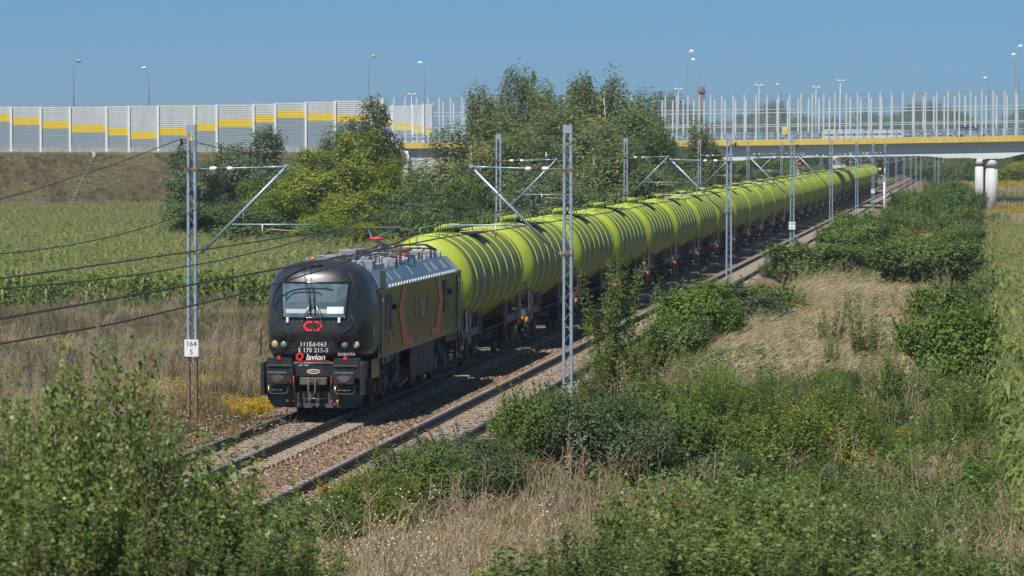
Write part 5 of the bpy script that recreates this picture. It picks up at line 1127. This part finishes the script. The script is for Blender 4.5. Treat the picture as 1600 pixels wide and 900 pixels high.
for k, (px, base, top, w_, kd) in enumerate(((690, 0, 318, 120, 'dark'), (760, 0, 330, 120, 'scrub'), (640, 0, 330, 120, 'scrub'), (840, 0, 318, 120, 'grey'), (905, 0, 300, 120, 'dark'), (965, 0, 292, 110, 'scrub'), (1030, 0, 285, 90, 'scrub'), (1085, 0, 270, 90, 'grey'))):
    bush(px, 330, top, w_, kd, ['low dark bush behind the first tank wagon and the pantograph', 'low green bush behind the top of the first two tank wagons', 'low green bush behind the locomotive roof', 'greyish bush above the second tank wagon roofline', 'dark low bush left of the third left mast', 'green low bush by the foot of the third left mast', 'green bush above the tank tops left of the dark pillar', 'greyish bush above the tank tops below the thin birch'][k], 'low bushes directly behind the train', d=245 + 10 * k)
# --- hedgerow right of the tracks
HB = [(1322, 402, 332, 62, 'bright', 'small conical bush standing alone beside the empty track'),
      (1270, 448, 378, 160, 'scrub', 'wide low dark green bush near the mast with the 164 6 plate'), (1225, 446, 392, 80, 'grey', 'left end of the low dark scrub right under the 164 6 mast'),
      (1330, 448, 385, 100, 'scrub', 'right part of the wide low bush above the dry grass'),
      (1150, 525, 436, 190, 'grey', 'grey-green bush at the foot of the second right mast'), (1098, 552, 440, 120, 'bright', 'narrow bush with pale leaves left of the second right mast'), (1200, 512, 442, 120, 'mixy', 'olive yellowish bush right of the second right mast'), (1062, 590, 492, 100, 'scrub', 'small dark bush beside the empty track left of the dry grass'),
      (1445, 472, 368, 150, 'scrub', 'big rounded bush right of the yellow weeds gap'), (1405, 455, 385, 90, 'scrub', 'bush left of the big rounded one, above the dry grass'), (1500, 455, 385, 90, 'dark', 'dark bush between the big rounded bush and the maize'),
      (1490, 635, 478, 130, 'bright', 'tall leafy bush standing in the grass before the maize'), (1470, 530, 440, 120, 'mixy', 'reddish brown weedy bush behind the tall leafy bush'), (1538, 530, 432, 90, 'dark', 'dark bush at the very edge of the maize'),
      (1500, 372, 288, 62, 'dark', 'upright dark bush left of the bridge pillar'), (1478, 330, 280, 60, 'scrub', 'bush before the lawn by the farm track'), (1515, 350, 296, 45, 'scrub', 'bush near the base of the bridge pillar')]
for a in HB: bush(*a)
rr = random.Random(21)
for k in range(34):      # the dense far part of the hedge
    f = k / 33; d = 206 + 215 * f ** .9; X = (-7.8 + rr.uniform(0, 3.3) + .6 * f) if k % 5 else rr.uniform(-1.6, -.6); Y = (d + X * SN) / CS
    gz = ground_z(X, Y); h = rr.uniform(1.9, 4.4); p = Vector((X, Y, gz)); s_ = rr.uniform(.85, 1.4)
    kd = rr.choice(['scrub', 'bright', 'grey', 'bright', 'mixy', 'scrub', 'dark'])
    plant('bush', PB[kd, k % 2], p, (s_, s_, h / 3), rr.uniform(0, 6), 'bush in the dense green scrub between the empty track and the maize', 'bush', 'dense scrub beside the empty track', ('stem', 'foliage'))
# --- bushes of the middle foreground
for a in ((960, 640, 428, 90, 'sapling', 'tall sapling with sparse top rising in front of the tank wagons'), (1003, 655, 535, 100, 'sapling', 'leafy sapling bush right of the tall sapling'), (925, 668, 545, 100, 'sapling', 'sapling bush beside the foot of the nearest right mast')):
    bush(a[0], a[1], a[2], a[3], a[4], a[5], near=True)
MBS = [(860, 775, 602, 190, 'mixy_fine', 'yellow-flecked bush beside the empty track under the nearest right mast'), (960, 795, 606, 200, 'blue_fine', 'large blue-green bush in the middle foreground'), (1065, 780, 620, 210, 'mixy_fine', 'bush with yellow leaves right of the large blue-green bush'), (1035, 722, 585, 200, 'scrub_fine', 'green bush behind the large blue-green one'), (1120, 700, 640, 120, 'blue_fine', 'low bush reaching into the grass'),
       (740, 805, 672, 190, 'blue_fine', 'low blue-green bush spilling over the empty track'), (650, 835, 690, 200, 'scrub_fine', 'green bush with dry stem beside the empty track'), (560, 860, 740, 160, 'mixy_fine', 'small yellowing bush over the near end of the empty track'), (480, 880, 775, 150, 'scrub_fine', 'green bush covering the near end of the rails'),
       (1185, 785, 640, 180, 'mixy_fine', 'yellow and green bush in the middle of the grass'), (1290, 760, 615, 160, 'mixy_fine', 'orange-yellow tinted bush right of the middle'), (1350, 745, 662, 110, 'scrub_fine', 'low green bush beside the orange-yellow one'), (1240, 790, 700, 150, 'blue_fine', 'dark blue-green bush under the orange-yellow one'), (1130, 800, 705, 140, 'blue_fine', 'dark bush between the big bushes and the near leaves'), (870, 690, 610, 110, 'grey', 'thin pale bush at the sleepers ends'), (820, 740, 645, 90, 'mixy_fine', 'bright yellow-green small bush at the ballast edge')]
for a in MBS: bush(*a)
# --- near bushes on the slope
NB = [(15, 632, 170, 31, 'near', 'near leafy bush at the left edge of the picture'), (75, 575, 180, 33, 'near', 'near bush, second from the left edge, with upright twigs'), (150, 530, 170, 35, 'near', 'near bush with the highest twigs at the lower left'), (200, 612, 180, 33, 'near2', 'near bush below the white 164 5 plate'), (110, 700, 200, 29, 'near', 'nearest bush in the lower left corner'), (270, 672, 170, 34, 'near', 'near bush in front of the left rail'), (335, 728, 160, 35, 'near', 'near bush reaching over the rails'), (230, 775, 200, 30, 'near2', 'nearest dark bush below the rails'), (405, 778, 160, 36, 'near', 'near bush over the front part of the empty track'), (20, 780, 200, 28, 'near2', 'darkest near bush at the bottom left'), (360, 830, 220, 31, 'near2', 'near bush low at the bottom edge left of the dry grass'), (470, 840, 150, 37, 'near', 'near bush bordering the dry grass'),
      (935, 800, 150, 44, 'near2', 'near bush right of the dry grass patch'), (1010, 745, 150, 46, 'near', 'near leafy bush under the large blue-green bush'), (1090, 755, 170, 45, 'near', 'near bush with pale upright leaves'), (1170, 740, 150, 46, 'near', 'near bush below the yellow and green bush'), (1250, 760, 160, 44, 'near', 'near bush in the lower right third'), (1330, 780, 150, 44, 'near2', 'near bush left of the plain grass at the lower right'), (1400, 800, 150, 43, 'near2', 'near dark bush in the lower right corner region'), (1470, 810, 130, 43, 'near2', 'rightmost near bush before the path along the maize'), (1130, 820, 200, 39, 'near', 'nearest bush at the bottom edge right of centre'), (1040, 840, 170, 39, 'near2', 'nearest bush at the bottom edge near the dry grass'), (1300, 840, 220, 38, 'near2', 'nearest broad bush at the bottom right'), (1440, 860, 170, 37, 'near', 'nearest bush at the bottom right corner'), (1220, 830, 180, 39, 'near', 'nearest bush between the two broad ones at the bottom')]
for a in NB: bush(a[0], 900, a[1], a[2], a[4], a[5], d=a[3], near=True)
for a in ((385, 655, 36, 'tall shoot standing before the rails left of centre'), (465, 720, 38, 'shorter shoot before the rails'), (330, 600, 36, 'leafy shoot crossing the foot of the rusty mast'), (140, 528, 34, 'highest single shoot at the lower left'), (60, 590, 32, 'reddish tall shoot near the left edge'), (235, 600, 34, 'shoot between the highest twigs and the rusty mast'), (1100, 665, 47, 'single pale shoot over the dark middle bushes'), (995, 690, 47, 'single large-leaved shoot right of the dry grass'), (1185, 690, 47, 'single shoot in front of the orange-yellow bush')):
    bush(a[0], 900, a[1], 60, 'shoot', a[3], d=a[2], near=True)
# --- behind the bridge
rr = random.Random(33)
def far_tree(px, top, wpx, d, kind, label, group):
    p = at(px, 300, d); g = -1.0; tz = at(px, top, d).z; H_, W_ = dims(PT[kind, hash_(px, d) % 2][0]); h = (tz - g) / H_; w_ = wpx * d / F / W_
    return plant('tree', PT[kind, hash_(px, d) % 2], (p.x, p.y, g), (w_, w_, h), rr.uniform(0, 6), label, 'tree', group)
for k_, (px, top, w_, d, kd) in enumerate(sorted(((1500, 232, 60, 640, 'birch'), (1545, 226, 70, 620, 'bright'), (1590, 228, 80, 610, 'yel'), (1470, 226, 60, 760, 'dark'), (1520, 216, 70, 720, 'birch'), (1640, 220, 80, 640, 'dark'), (1440, 230, 50, 820, 'dark'), (1610, 222, 70, 720, 'bright')))):
    far_tree(px, top, w_, d, kd, ORD[k_] + ' bushy tree from the left under the bridge girder beside the pillars', 'trees under the bridge at the right')
for k_, (px, top, w_, d, kd) in enumerate(sorted(((1165, 240, 60, 560, 'bright'), (1200, 234, 60, 580, 'dark'), (1235, 236, 70, 575, 'bright'), (1275, 232, 60, 600, 'dark'), (1180, 226, 70, 640, 'dark'), (1250, 222, 80, 680, 'bright'), (1305, 230, 50, 700, 'dark'), (1110, 232, 60, 600, 'dark')))):
    far_tree(px, top, w_, d, kd, ORD[k_] + ' green tree from the left seen under the girder behind the train', 'trees under the bridge behind the train')
n = 340; P = []; S = []
for k in range(n):
    px = RG.uniform(560, 1720); d = RG.uniform(950, 1500)
    p = at(px, 200, d); P.append((p.x, p.y, -1)); 
    hh = 12 + 8 * max(0, noise.noise(Vector((px * .012, 2, 0))) + .35) + RG.uniform(-1.5, 2) * (d / 950); S.append(hh / 10 * (.62 if px < 1040 else 1) * (.9 + d / 6000))
scatter('distant_woods', 'far grey-green woods on the horizon behind the clear barrier', 'woods', P, RG.random(n) * 6.28, S, RG.integers(0, 4, n), [PT['dark', 0][0], PT['grey', 0][0], PT['dark', 1][0], PT['grey', 1][0]])
# goldenrod and low weeds beyond the bridge, near the pillars
def ribbon(mb, p, dirv, L, w_, bend, n=3, twist=0.0):
    p = Vector(p); d = Vector(dirv).normalized(); side = d.cross(Vector((math.cos(twist), math.sin(twist), .1))).normalized() * w_ / 2; P = []
    for k in range(n + 1):
        f = k / n; q = p + d * (L * f) + Vector((bend[0], bend[1], bend[2])) * (f * f); s_ = side * (1 - f * .85); P += [q - s_, q + s_]
    mb.poly(P, [(2 * k, 2 * k + 1, 2 * k + 3, 2 * k + 2) for k in range(n)])
def tuft(seed, nb, H, spread, lean, w_, m, plume=None, name='tuft', ph=.16, fl=None):
    rr = random.Random(seed); mb = MB()
    for k in range(nb):
        a = rr.uniform(0, 6.28); r = spread * rr.random() ** .5; h = H * rr.uniform(.5, 1.05); dv = (math.cos(a) * .28 * rr.random() + lean[0] * .4, math.sin(a) * .28 * rr.random() + lean[1] * .4, 1)
        bd = (math.cos(a) * h * .25 * rr.random() + lean[0] * h, math.sin(a) * h * .25 * rr.random() + lean[1] * h, -h * rr.uniform(.05, .25)); mb.cur = 0
        p = (math.cos(a) * r, math.sin(a) * r, -.05); ribbon(mb, p, dv, h, w_ * rr.uniform(.6, 1.4), bd, 3, rr.uniform(0, 6.28))
        if plume and rr.random() < plume:
            mb.cur = 1; d = Vector(dv).normalized(); q = Vector(p) + d * h * .8 + Vector(bd) * .64; e = Vector(p) + d * h + Vector(bd); t = (e - q).normalized()
            ribbon(mb, q, t, ph * 1.7, ph * .13, (lean[0] * ph, lean[1] * ph, -ph * .25), 2, rr.uniform(0, 6.28)); ribbon(mb, q + t * .03, t, ph * 1.5, ph * .11, (0, 0, -ph * .1), 2, rr.uniform(0, 6.28))
        if fl and rr.random() < fl[0]:
            mb.cur = 1; e = Vector(p) + Vector(dv).normalized() * h + Vector(bd)
            for q in range(5): c = e + Vector((rr.uniform(-.09, .09), rr.uniform(-.09, .09), rr.uniform(-.14, .04))); s_ = fl[1]; mb.poly([c + Vector((-s_, 0, 0)), c + Vector((0, -s_, s_ * .4)), c + Vector((s_, 0, 0)), c + Vector((0, s_, s_ * .4))], [(0, 1, 2, 3)])
    return mb.mesh(name, m)
G_dry = leafmat('grass_dry', [(.17, .145, .07), (.31, .255, .14), (.44, .36, .21), (.54, .45, .28)], trans=.25, nscale=.3)
G_plume = leafmat('grass_plume', [(.38, .30, .18), (.51, .41, .25), (.62, .51, .33), (.70, .60, .42)], trans=.3, nscale=.3)
G_green = leafmat('grass_green', [(.074, .120, .032), (.134, .196, .053), (.210, .247, .090), (.360, .316, .150)], trans=.3, nscale=.3)
G_brown = leafmat('weed_brown', [(.075, .055, .038), (.13, .10, .065), (.19, .155, .095), (.25, .22, .13)], trans=.15, nscale=.3)
G_olive = leafmat('weed_olive', [(.05, .06, .018), (.09, .10, .03), (.13, .13, .042), (.19, .16, .055)], trans=.2, nscale=.3)
M_gold = mat('goldenrod', (.62, .45, .02), .7, var=.2, vscale=9); M_fluff = mat('seed_fluff', (.6, .57, .52), .9); M_rustfl = mat('rusty_seed', (.32, .12, .035), .9)
T_plume = [tuft(900 + k, 28, 1.12, .34, (.32 + .06 * k, .02), .012, [G_dry, G_plume], .75) for k in range(3)]
T_dry = [tuft(910 + k, 60, .6, .36, (.28 * (k - 1), .1), .0065, [G_dry, G_plume if k == 1 else G_dry], .12) for k in range(3)]
T_green = [tuft(920 + k, 34, .6, .34, (.1 * (k - 1), .1), .014, [G_green, G_plume], .08) for k in range(3)]
T_brown = [tuft(930 + k, 24, .8, .34, (.05, .04), .014, [G_brown, G_brown], .6, ph=.14) for k in range(3)]
T_olive = [tuft(940 + k, 30, .8, .34, (0, 0), .022, [G_olive, M_gold], None, fl=(.025, .025)) for k in range(2)]
T_gold = [tuft(950 + k, 22, .95, .28, (0, 0), .02, [G_olive, M_gold], None, fl=(.8, .035)) for k in range(2)]
T_fluff = [tuft(960, 24, .8, .3, (0, 0), .018, [G_olive, M_fluff], None, fl=(.3, .025)), tuft(961, 24, .9, .3, (0, 0), .018, [G_olive, M_rustfl], None, fl=(.5, .03))]
def zone_points(n, d0, d1, x0, x1, pw=1.0):
    d = d0 * (d1 / d0) ** (RG.random(n) ** pw); px = RG.uniform(x0, x1, n); u = (px - 800) / F * d
    return u * CS - d * SN, u * SN + d * CS, d
def nz(X, Y, s, k): return noise.noise(Vector((X * s, Y * s, k)))
def field(name, label, n, d0, d1, x0, x1, mask, protos, sc=(.8, 1.3), rot=6.28, pw=1.0, cat='grass', zoff=0.0, tilt=.08):
    X, Y, D = zone_points(n, d0, d1, x0, x1, pw); P = []; S = []
    for x, y, d in zip(X, Y, D):
        m = mask(x, y, d)
        if m and RG.random() < m: P.append((x, y, ground_z(x, y) + zoff)); S.append(RG.uniform(*sc) * (1 + max(0, d - 150) / 500))
    P = np.array(P); n = len(P); return scatter(name, label, cat, P, RG.normal(0, 1, n) * rot if rot < 1 else RG.random(n) * rot, S, RG.integers(0, len(protos), n), protos, tilt=RG.normal(0, tilt, (n, 2)))
def off_track(x): return x < -20.6 or x > -9.6
def screen_x(x, y): d = depth(x, y); return 800 + F * (x * CS + y * SN) / d
# how dry the right-hand meadow is at a place
def dryness(x, y, d):
    a = nz(x, y, .09, 5) + .5 * nz(x, y, .3, 8)
    if 118 < d < 205 and x > -8.5: a += .42 if x < -1.4 else -.1
    if 76 < d < 118: a += -.5
    if 60 < d < 84 and x > -6.8: a -= .5
    if d >= 118 and x > -3: a -= .12
    if x > -1.9 and d < 200: a -= .4
    if d > 205: a -= .05
    if d < 77 and -11 < x < -6.0: a += .8
    return a
R_ = lambda x: x > -9.4 and x < 2.6
lm_ = lambda x: x < -20.7 and x > -60
field('dry_plume_grass', 'tall tan plume grass leaning right in the meadow beside the tracks', 26000, 112, 330, 1000, 1640, lambda x, y, d: (R_(x) and x < .6 and dryness(x, y, d) + .5 * nz(x, y, .5, 78) + .4 * (RG.random() - .5) > .08) * .85, T_plume, rot=.45)
field('dry_grass', 'bleached dry grass beside the near end of the empty track', 22000, 44, 130, 380, 1660, lambda x, y, d: ((x > -11 if d < 80 else x > -9.4) and x < 2.6 and dryness(x, y, d) + .35 * nz(x, y, .8, 77) > .05) * (.9 if d < 78 else .75), T_dry)
field('green_grass', 'green and straw grass between the near bushes and the maize', 42000, 42, 420, 850, 1680, lambda x, y, d: (R_(x) and dryness(x, y, d) < .14) * .9 or (R_(x) and .42), T_green + [T_dry[1]], sc=(.8, 1.4))
field('lawn_grass', 'green grass around the bridge pillars', 16000, 300, 640, 1330, 1680, lambda x, y, d: (-8.8 < x < 26) * .9, T_green, sc=(.7, 1.3))
field('brown_weeds', 'brown seeding weeds scattered through the meadow', 12000, 60, 260, 850, 1660, lambda x, y, d: (R_(x) and nz(x, y, .15, 21) > .12) * .6, T_brown)
def herb(seed, m, H=.95, sz=.09):
    me, st = shoot_plant(seed, H, 9, .28, 0, m, base_r=.22, gap=.05, sz=sz); return me
T_herb = [herb(970, L_near), herb(971, L_blue, 1.1, .07), herb(972, L_mixy, .9), herb(973, L_bush, 1.2, .08), herb(974, L_greyg, .8, .06)]
field('leafy_herbs', 'dense green leafy herbs filling the bank between the near bushes', 9000, 44, 128, 330, 1680, lambda x, y, d: (R_(x) and not (d < 78 and -9.6 < x < -5.9 + .5 * nz(x, y, .3, 3)) and nz(x, y, .16, 91) > -.22 - (.25 if d < 100 else 0)) * .8, T_herb, sc=(.6, 1.4), cat='herbs')
field('leafy_herbs', 'scattered green leafy herbs in the tan meadow and by the maize', 5000, 118, 400, 1050, 1660, lambda x, y, d: (R_(x) and (nz(x, y, .12, 95) > .02 or x > -1.5)) * .6, T_herb, sc=(.7, 1.5), cat='herbs')
field('leafy_herbs', 'green leafy herbs on the slope left of the rails', 6000, 70, 230, -60, 700, lambda x, y, d: (x < -20.6 and x > -50 and nz(x, y, .12, 97) > .15) * .6, T_herb, sc=(.5, 1.2), cat='herbs')
rr = random.Random(77)
for k in range(46):      # undergrowth shrubs of the bank
    d = rr.uniform(64, 116); X = rr.uniform(-9.0, .3)
    if d < 80 and X < -5.4: continue
    Y = (d + X * SN) / CS; h = rr.uniform(.9, 2.5 if X < -3 else 1.9); s_ = rr.uniform(.4, .85); kd = rr.choice(['mixy_fine', 'blue_fine', 'scrub_fine', 'bright_fine'])
    plant('bush', PB[kd, k % 2], (X, Y, ground_z(X, Y) - .1), (s_, s_, h / 3), rr.uniform(0, 6), 'low shrub of the mixed undergrowth between the near bushes and the tan meadow', 'bush', 'undergrowth shrubs on the bank', ('stem', 'foliage'))
for k in range(26):
    d = rr.uniform(62, 150); X = rr.uniform(-9.2, .4)
    if d < 80 and X < -5.4: continue
    Y = (d + X * SN) / CS; s_ = rr.uniform(.5, .85); plant('sapling', PN['sapling', k % 2], (X, Y, ground_z(X, Y) - .05), (s_, s_, s_ * rr.uniform(.8, 1.15)), rr.uniform(0, 6), 'thin upright sapling', 'sapling', 'thin saplings sticking out of the bank', ('stem', 'foliage'))
def stalk(seed):
    rr = random.Random(seed); mb = MB()
    for k in range(9):
        a = rr.uniform(0, 6.28); r = .35 * rr.random(); h = rr.uniform(.9, 1.7); lx, ly = rr.uniform(-.3, .3), rr.uniform(-.3, .3); p0 = Vector((math.cos(a) * r, math.sin(a) * r, 0)); p1 = p0 + Vector((lx * .4, ly * .4, h * .6)); p2 = p0 + Vector((lx, ly, h)); mb.cur = 0
        mb.tube([p0, p1, p2], [.009, .007, .003], 3, False)
        for q in range(4): f = rr.uniform(.5, 1); c = p1.lerp(p2, f); mb.tube([c, c + Vector((rr.uniform(-.2, .2), rr.uniform(-.2, .2), .15))], [.004, .002], 3, False)
        mb.cur = 1
        for q in range(6): c = p2 + Vector((rr.uniform(-.12, .12), rr.uniform(-.12, .12), rr.uniform(-.15, .05))); mb.poly([c + Vector((-.02, 0, 0)), c + Vector((0, -.02, .01)), c + Vector((.02, 0, 0)), c + Vector((0, .02, .01))], [(0, 1, 2, 3)])
    return mb.mesh('dead_stalk', [M_stalk, M_fluff if seed % 2 else M_rustfl])
M_stalk = mat('dead_stalk', (.40, .32, .21), .85, var=.3, vscale=6)
field('dead_stalks', 'bare bleached stalks standing up out of the weeds on the bank', 1500, 46, 210, 300, 1660, lambda x, y, d: (-9.8 < x < 1) * (.9 if nz(x, y, .2, 111) > -.05 else .2), [stalk(990), stalk(991), stalk(992)], sc=(.6, 1.2), cat='weeds')
field('dead_stalks', 'bare stalks standing among the weeds left of the rails', 1500, 80, 200, -60, 640, lambda x, y, d: lm_(x) * (.9 if nz(x, y, .2, 112) > -.05 else .2), [stalk(993), stalk(994)], sc=(.5, 1.0), cat='weeds')
field('olive_weeds', 'olive weeds with small yellow flowers in the meadow', 9000, 60, 300, 850, 1660, lambda x, y, d: (R_(x) and nz(x, y, .12, 31) > .15) * .6, T_olive + T_gold[:1] + T_fluff)
lm = lambda x: x < -20.7 and x > -60
field('verge_brown_weeds', 'dark brown weeds on the slope between the maize and the rails', 26000, 78, 215, -60, 640, lambda x, y, d: (lm(x) and nz(x, y, .09, 41) + .5 * nz(x, y, .3, 4) > -.2) * .75, T_brown, sc=(.8, 1.3))
field('verge_dry_grass', 'matted straw grass on the slope left of the train', 26000, 78, 215, -60, 640, lambda x, y, d: (lm(x) and nz(x, y, .09, 41) < .16) * .75, T_dry + T_dry[:1] + T_green[:1], sc=(.7, 1.2))
field('verge_green_grass', 'green grass strip on the slope below the maize', 24000, 80, 260, -60, 700, lambda x, y, d: (lm(x) and nz(x, y, .12, 51) > .05) * .7, T_green, sc=(.7, 1.2))
field('verge_olive_weeds', 'olive yellow weeds lining the ballast left of the locomotive', 16000, 66, 190, -60, 760, lambda x, y, d: (x < -20.5 and x > -32) * (1 if x > -25 else .6), T_olive + T_fluff + T_gold[:1], sc=(.6, 1.0))
def gz_patch(name, label, px, d, r, n, protos, sc=(.7, 1.0)):
    p = at(px, 300, d); P = []
    for k in range(n): a, q = RG.uniform(0, 6.28), r * RG.random() ** .5; x, y = p.x + math.cos(a) * q, p.y + math.sin(a) * q * 2; P.append((x, y, ground_z(x, y)))
    scatter(name, label, 'wild flowers', P, RG.random(n) * 6.28, RG.uniform(*sc, n), RG.integers(0, len(protos), n), protos)
gz_patch('tall_weeds', 'tall olive and brown weeds hiding the foot of the rusty mast', 318, 93.5, 1.9, 150, T_olive + T_brown[:1] + T_fluff, (.9, 1.5))
gz_patch('goldenrod_clump', 'bright yellow goldenrod clump beside the front of the locomotive', 412, 104, .9, 46, T_gold); gz_patch('goldenrod_clump', 'yellow goldenrod between the scrub and the dry grass', 1372, 212, 1.6, 60, T_gold, (.9, 1.3))
gz_patch('goldenrod_strip', 'yellow goldenrod strip right of the bridge pillar', 1600, 432, 5, 160, T_gold, (1.2, 1.8)); gz_patch('goldenrod_strip', 'far yellow goldenrod strip behind the bridge pillar', 1600, 560, 9, 240, T_gold, (1.5, 2.2))
field('low_plants', 'small green weeds growing out of the ballast beside the empty track', 2600, 60, 200, 300, 1320, lambda x, y, d: (-11.8 < x < -9.8) * (.6 if nz(x, y, .2, 61) > -.1 else .15), T_green + T_olive, sc=(.3, .6))
# embankment tufts
P = []; S = []; N_ = []
for k in range(12000):
    v = RG.uniform(-15, -.8); u = RG.uniform(-85, -12); p = world_uv(u, DB + v); g = nz(u * 1.0, v, .22, 71)
    P.append((p.x, p.y, slope_z(v) + .25 * 0)); S.append(RG.uniform(.5, 1.0)); N_.append(3 if g > .12 else RG.choice([0, 1, 1, 2, 3]))
scatter('embankment_grass', 'patchy brown and green herbs covering the embankment', 'grass', P, RG.random(len(P)) * 6.28, S, N_, [T_dry[0], T_brown[0], T_olive[0], T_green[0]])
# --- maize
G_maize = leafmat('maize_leaf', [(.066, .124, .024), (.124, .199, .037), (.199, .267, .066), (.432, .399, .167)], trans=.35, rough=.45, nscale=.4)
G_tassel = leafmat('maize_tassel', [(.24, .20, .09), (.35, .30, .14), (.46, .39, .21)], trans=.2)
def maize(seed, parts=False, H=2.2):
    rr = random.Random(seed); st = MB(); st.tube([(0, 0, -.1), (.02, 0, H * .5), (.03, .02, H * .92)], [.016, .013, .007], 5, False); lv = []
    for k in range(11):
        z = .25 + k * (H - .4) / 11; a = k * 3.14 + rr.uniform(-.5, .5); L = rr.uniform(.55, .85); mb = MB(); w_ = rr.uniform(.11, .16); P = []
        for q in range(6):
            f = q / 5; rad = L * .62 * f; zz = z + L * (.75 * f - .95 * f * f * rr.uniform(.8, 1.2)); ww = w_ * .5 * (math.sin(math.pi * min(1, f * .8 + .22))) ** .7 * (1 if q < 5 else .1); sd = Vector((-math.sin(a), math.cos(a), .25)) * ww
            c = Vector((math.cos(a) * rad, math.sin(a) * rad, zz)); P += [c - sd, c + sd]
        mb.poly(P, [(2 * q, 2 * q + 1, 2 * q + 3, 2 * q + 2) for q in range(5)], True); lv.append(mb)
    ts = MB()
    for k in range(5): a = rr.uniform(0, 6.28); s_ = .0 if k == 0 else .4; ribbon(ts, (.03, .02, H * .9), (math.cos(a) * s_, math.sin(a) * s_, 1), rr.uniform(.24, .38), .02, (math.cos(a) * .05, math.sin(a) * .05, -.03), 2, a + 1.5)
    return st, lv, ts
MZ = []
for k in range(4):
    st, lv, ts = maize(40 + k); al = MB()
    for q, (m_, i) in enumerate([(st, 0)] + [(l, 0) for l in lv] + [(ts, 1)]): al.cur = i; al.poly(m_.v, m_.f, True)
    MZ.append(al.mesh('maize', [G_maize, G_tassel]))
P = []; S = []
def corn_ok(x, y, d):
    px = screen_x(x, y); lim = 640 if d < 250 else 470 if d < 262 else 330
    return px > -80 and px < lim
for k in range(int(230 / .8)):
    dd = 188 + k * .8 + .35 * math.sin(k); step = .34 if dd < 205 else .5 if dd < 280 else .8
    ua = (-80 - 800) / F * dd; ub = (660 - 800) / F * dd; u = ua
    if dd > 421: break
    while u < ub:
        q = world_uv(u + RG.uniform(-.08, .08), dd + RG.uniform(-.1, .1))
        if corn_ok(q.x, q.y, dd) and dd > 188 + 5 * abs(nz(q.x, q.y, .2, 7)) * 2.2 and RG.random() < .93: P.append((q.x, q.y, ground_z(q.x, q.y) - .05)); S.append(RG.uniform(.95, 1.32) * (1 + .15 * nz(q.x, q.y, .05, 9)))
        u += step
scatter('maize_field', 'wide maize field with tan tassels left of the train below the embankment', 'maize', P, RG.random(len(P)) * 6.28, S, RG.integers(0, 4, len(P)), MZ)
P = []; S = []
for k in range(42):
    x = 1.15 + k * .68
    y = 62.0
    while y < 470:
        px = screen_x(x, y)
        if px < 1720 and y < 296 + 14 * nz(k, 0, .4, 6): P.append((x + RG.uniform(-.3, .3) + .9 * nz(k, y, .09, 2) * (1 if k < 3 else .3), y + RG.uniform(-.1, .1), ground_z(x, y) - .03)); S.append(RG.uniform(.75, 1.22) * (.8 if k == 0 and RG.random() < .4 else 1))
        y += .22 if y < 140 else .32
scatter('maize_field', 'maize field with drooping leaves along the right edge', 'maize', P, RG.random(len(P)) * 6.28, S, RG.integers(0, 4, len(P)), MZ)
for k, (x, y, lab) in enumerate(((.78, 63, 'single maize plant at the very right edge near the bottom'), (.66, 68.5, 'single maize plant leaning out of the field edge, next above the lowest'), (.62, 76, 'third lone maize plant up the right edge'), (.55, 84, 'fourth lone maize plant up the right edge'))):
    st, lv, ts = maize(80 + k, H=2.4); t = thing('maize_plant', lab, 'maize plant', (x, y, ground_z(x, y))); st.build('stalk', G_maize, t); ts.build('tassel', G_tassel, t)
    for l in lv: l.build('leaf', G_maize, t)

# lettering becomes plain mesh
bpy.context.view_layer.update(); dg = bpy.context.evaluated_depsgraph_get()
for o in [o for o in bpy.data.objects if o.type == 'FONT']:
    me = bpy.data.meshes.new_from_object(o.evaluated_get(dg)); n_ = bpy.data.objects.new('lettering', me); COL.objects.link(n_)
    n_.parent = o.parent; n_.location = o.location; n_.rotation_euler = o.rotation_euler; bpy.data.objects.remove(o)

for gname, text_ in (('thin saplings sticking out of the bank', '%s nearest thin upright sapling sticking out of the weeds right of the tracks'), ('undergrowth shrubs on the bank', '%s nearest of the low mixed shrubs growing below the tan meadow'), ('dense scrub beside the empty track', '%s nearest of the dense green scrub bushes between empty track and maize')):
    L_ = sorted([o for o in bpy.data.objects if o.get('group') == gname], key=lambda o: depth(o.location.x, o.location.y))
    tens = {20: 'twenty', 30: 'thirty', 40: 'forty', 50: 'fifty'}
    for k, o in enumerate(L_):
        n_ = k + 1; o['label'] = text_ % (ORD[k] if n_ <= 30 else ('fortieth' if n_ == 40 else 'fiftieth' if n_ == 50 else tens[n_ // 10 * 10] + '-' + ORD[n_ % 10 - 1]))
# thin summer haze
def haze():
    m = bpy.data.materials.new('haze'); m.use_nodes = True; nt = m.node_tree; nt.nodes.clear(); o = nt.nodes.new('ShaderNodeOutputMaterial'); v = nt.nodes.new('ShaderNodeVolumePrincipled')
    v.inputs['Color'].default_value = (.85, .92, 1, 1); v.inputs['Density'].default_value = .0002; v.inputs['Anisotropy'].default_value = .3; nt.links.new(v.outputs[0], o.inputs['Volume'])
    b = MB().box(-2600, 2600, -780, 5200, -12, 60).build('haze', m); tag(b, 'thin pale summer haze over the fields', 'haze', None, 'stuff')
haze()
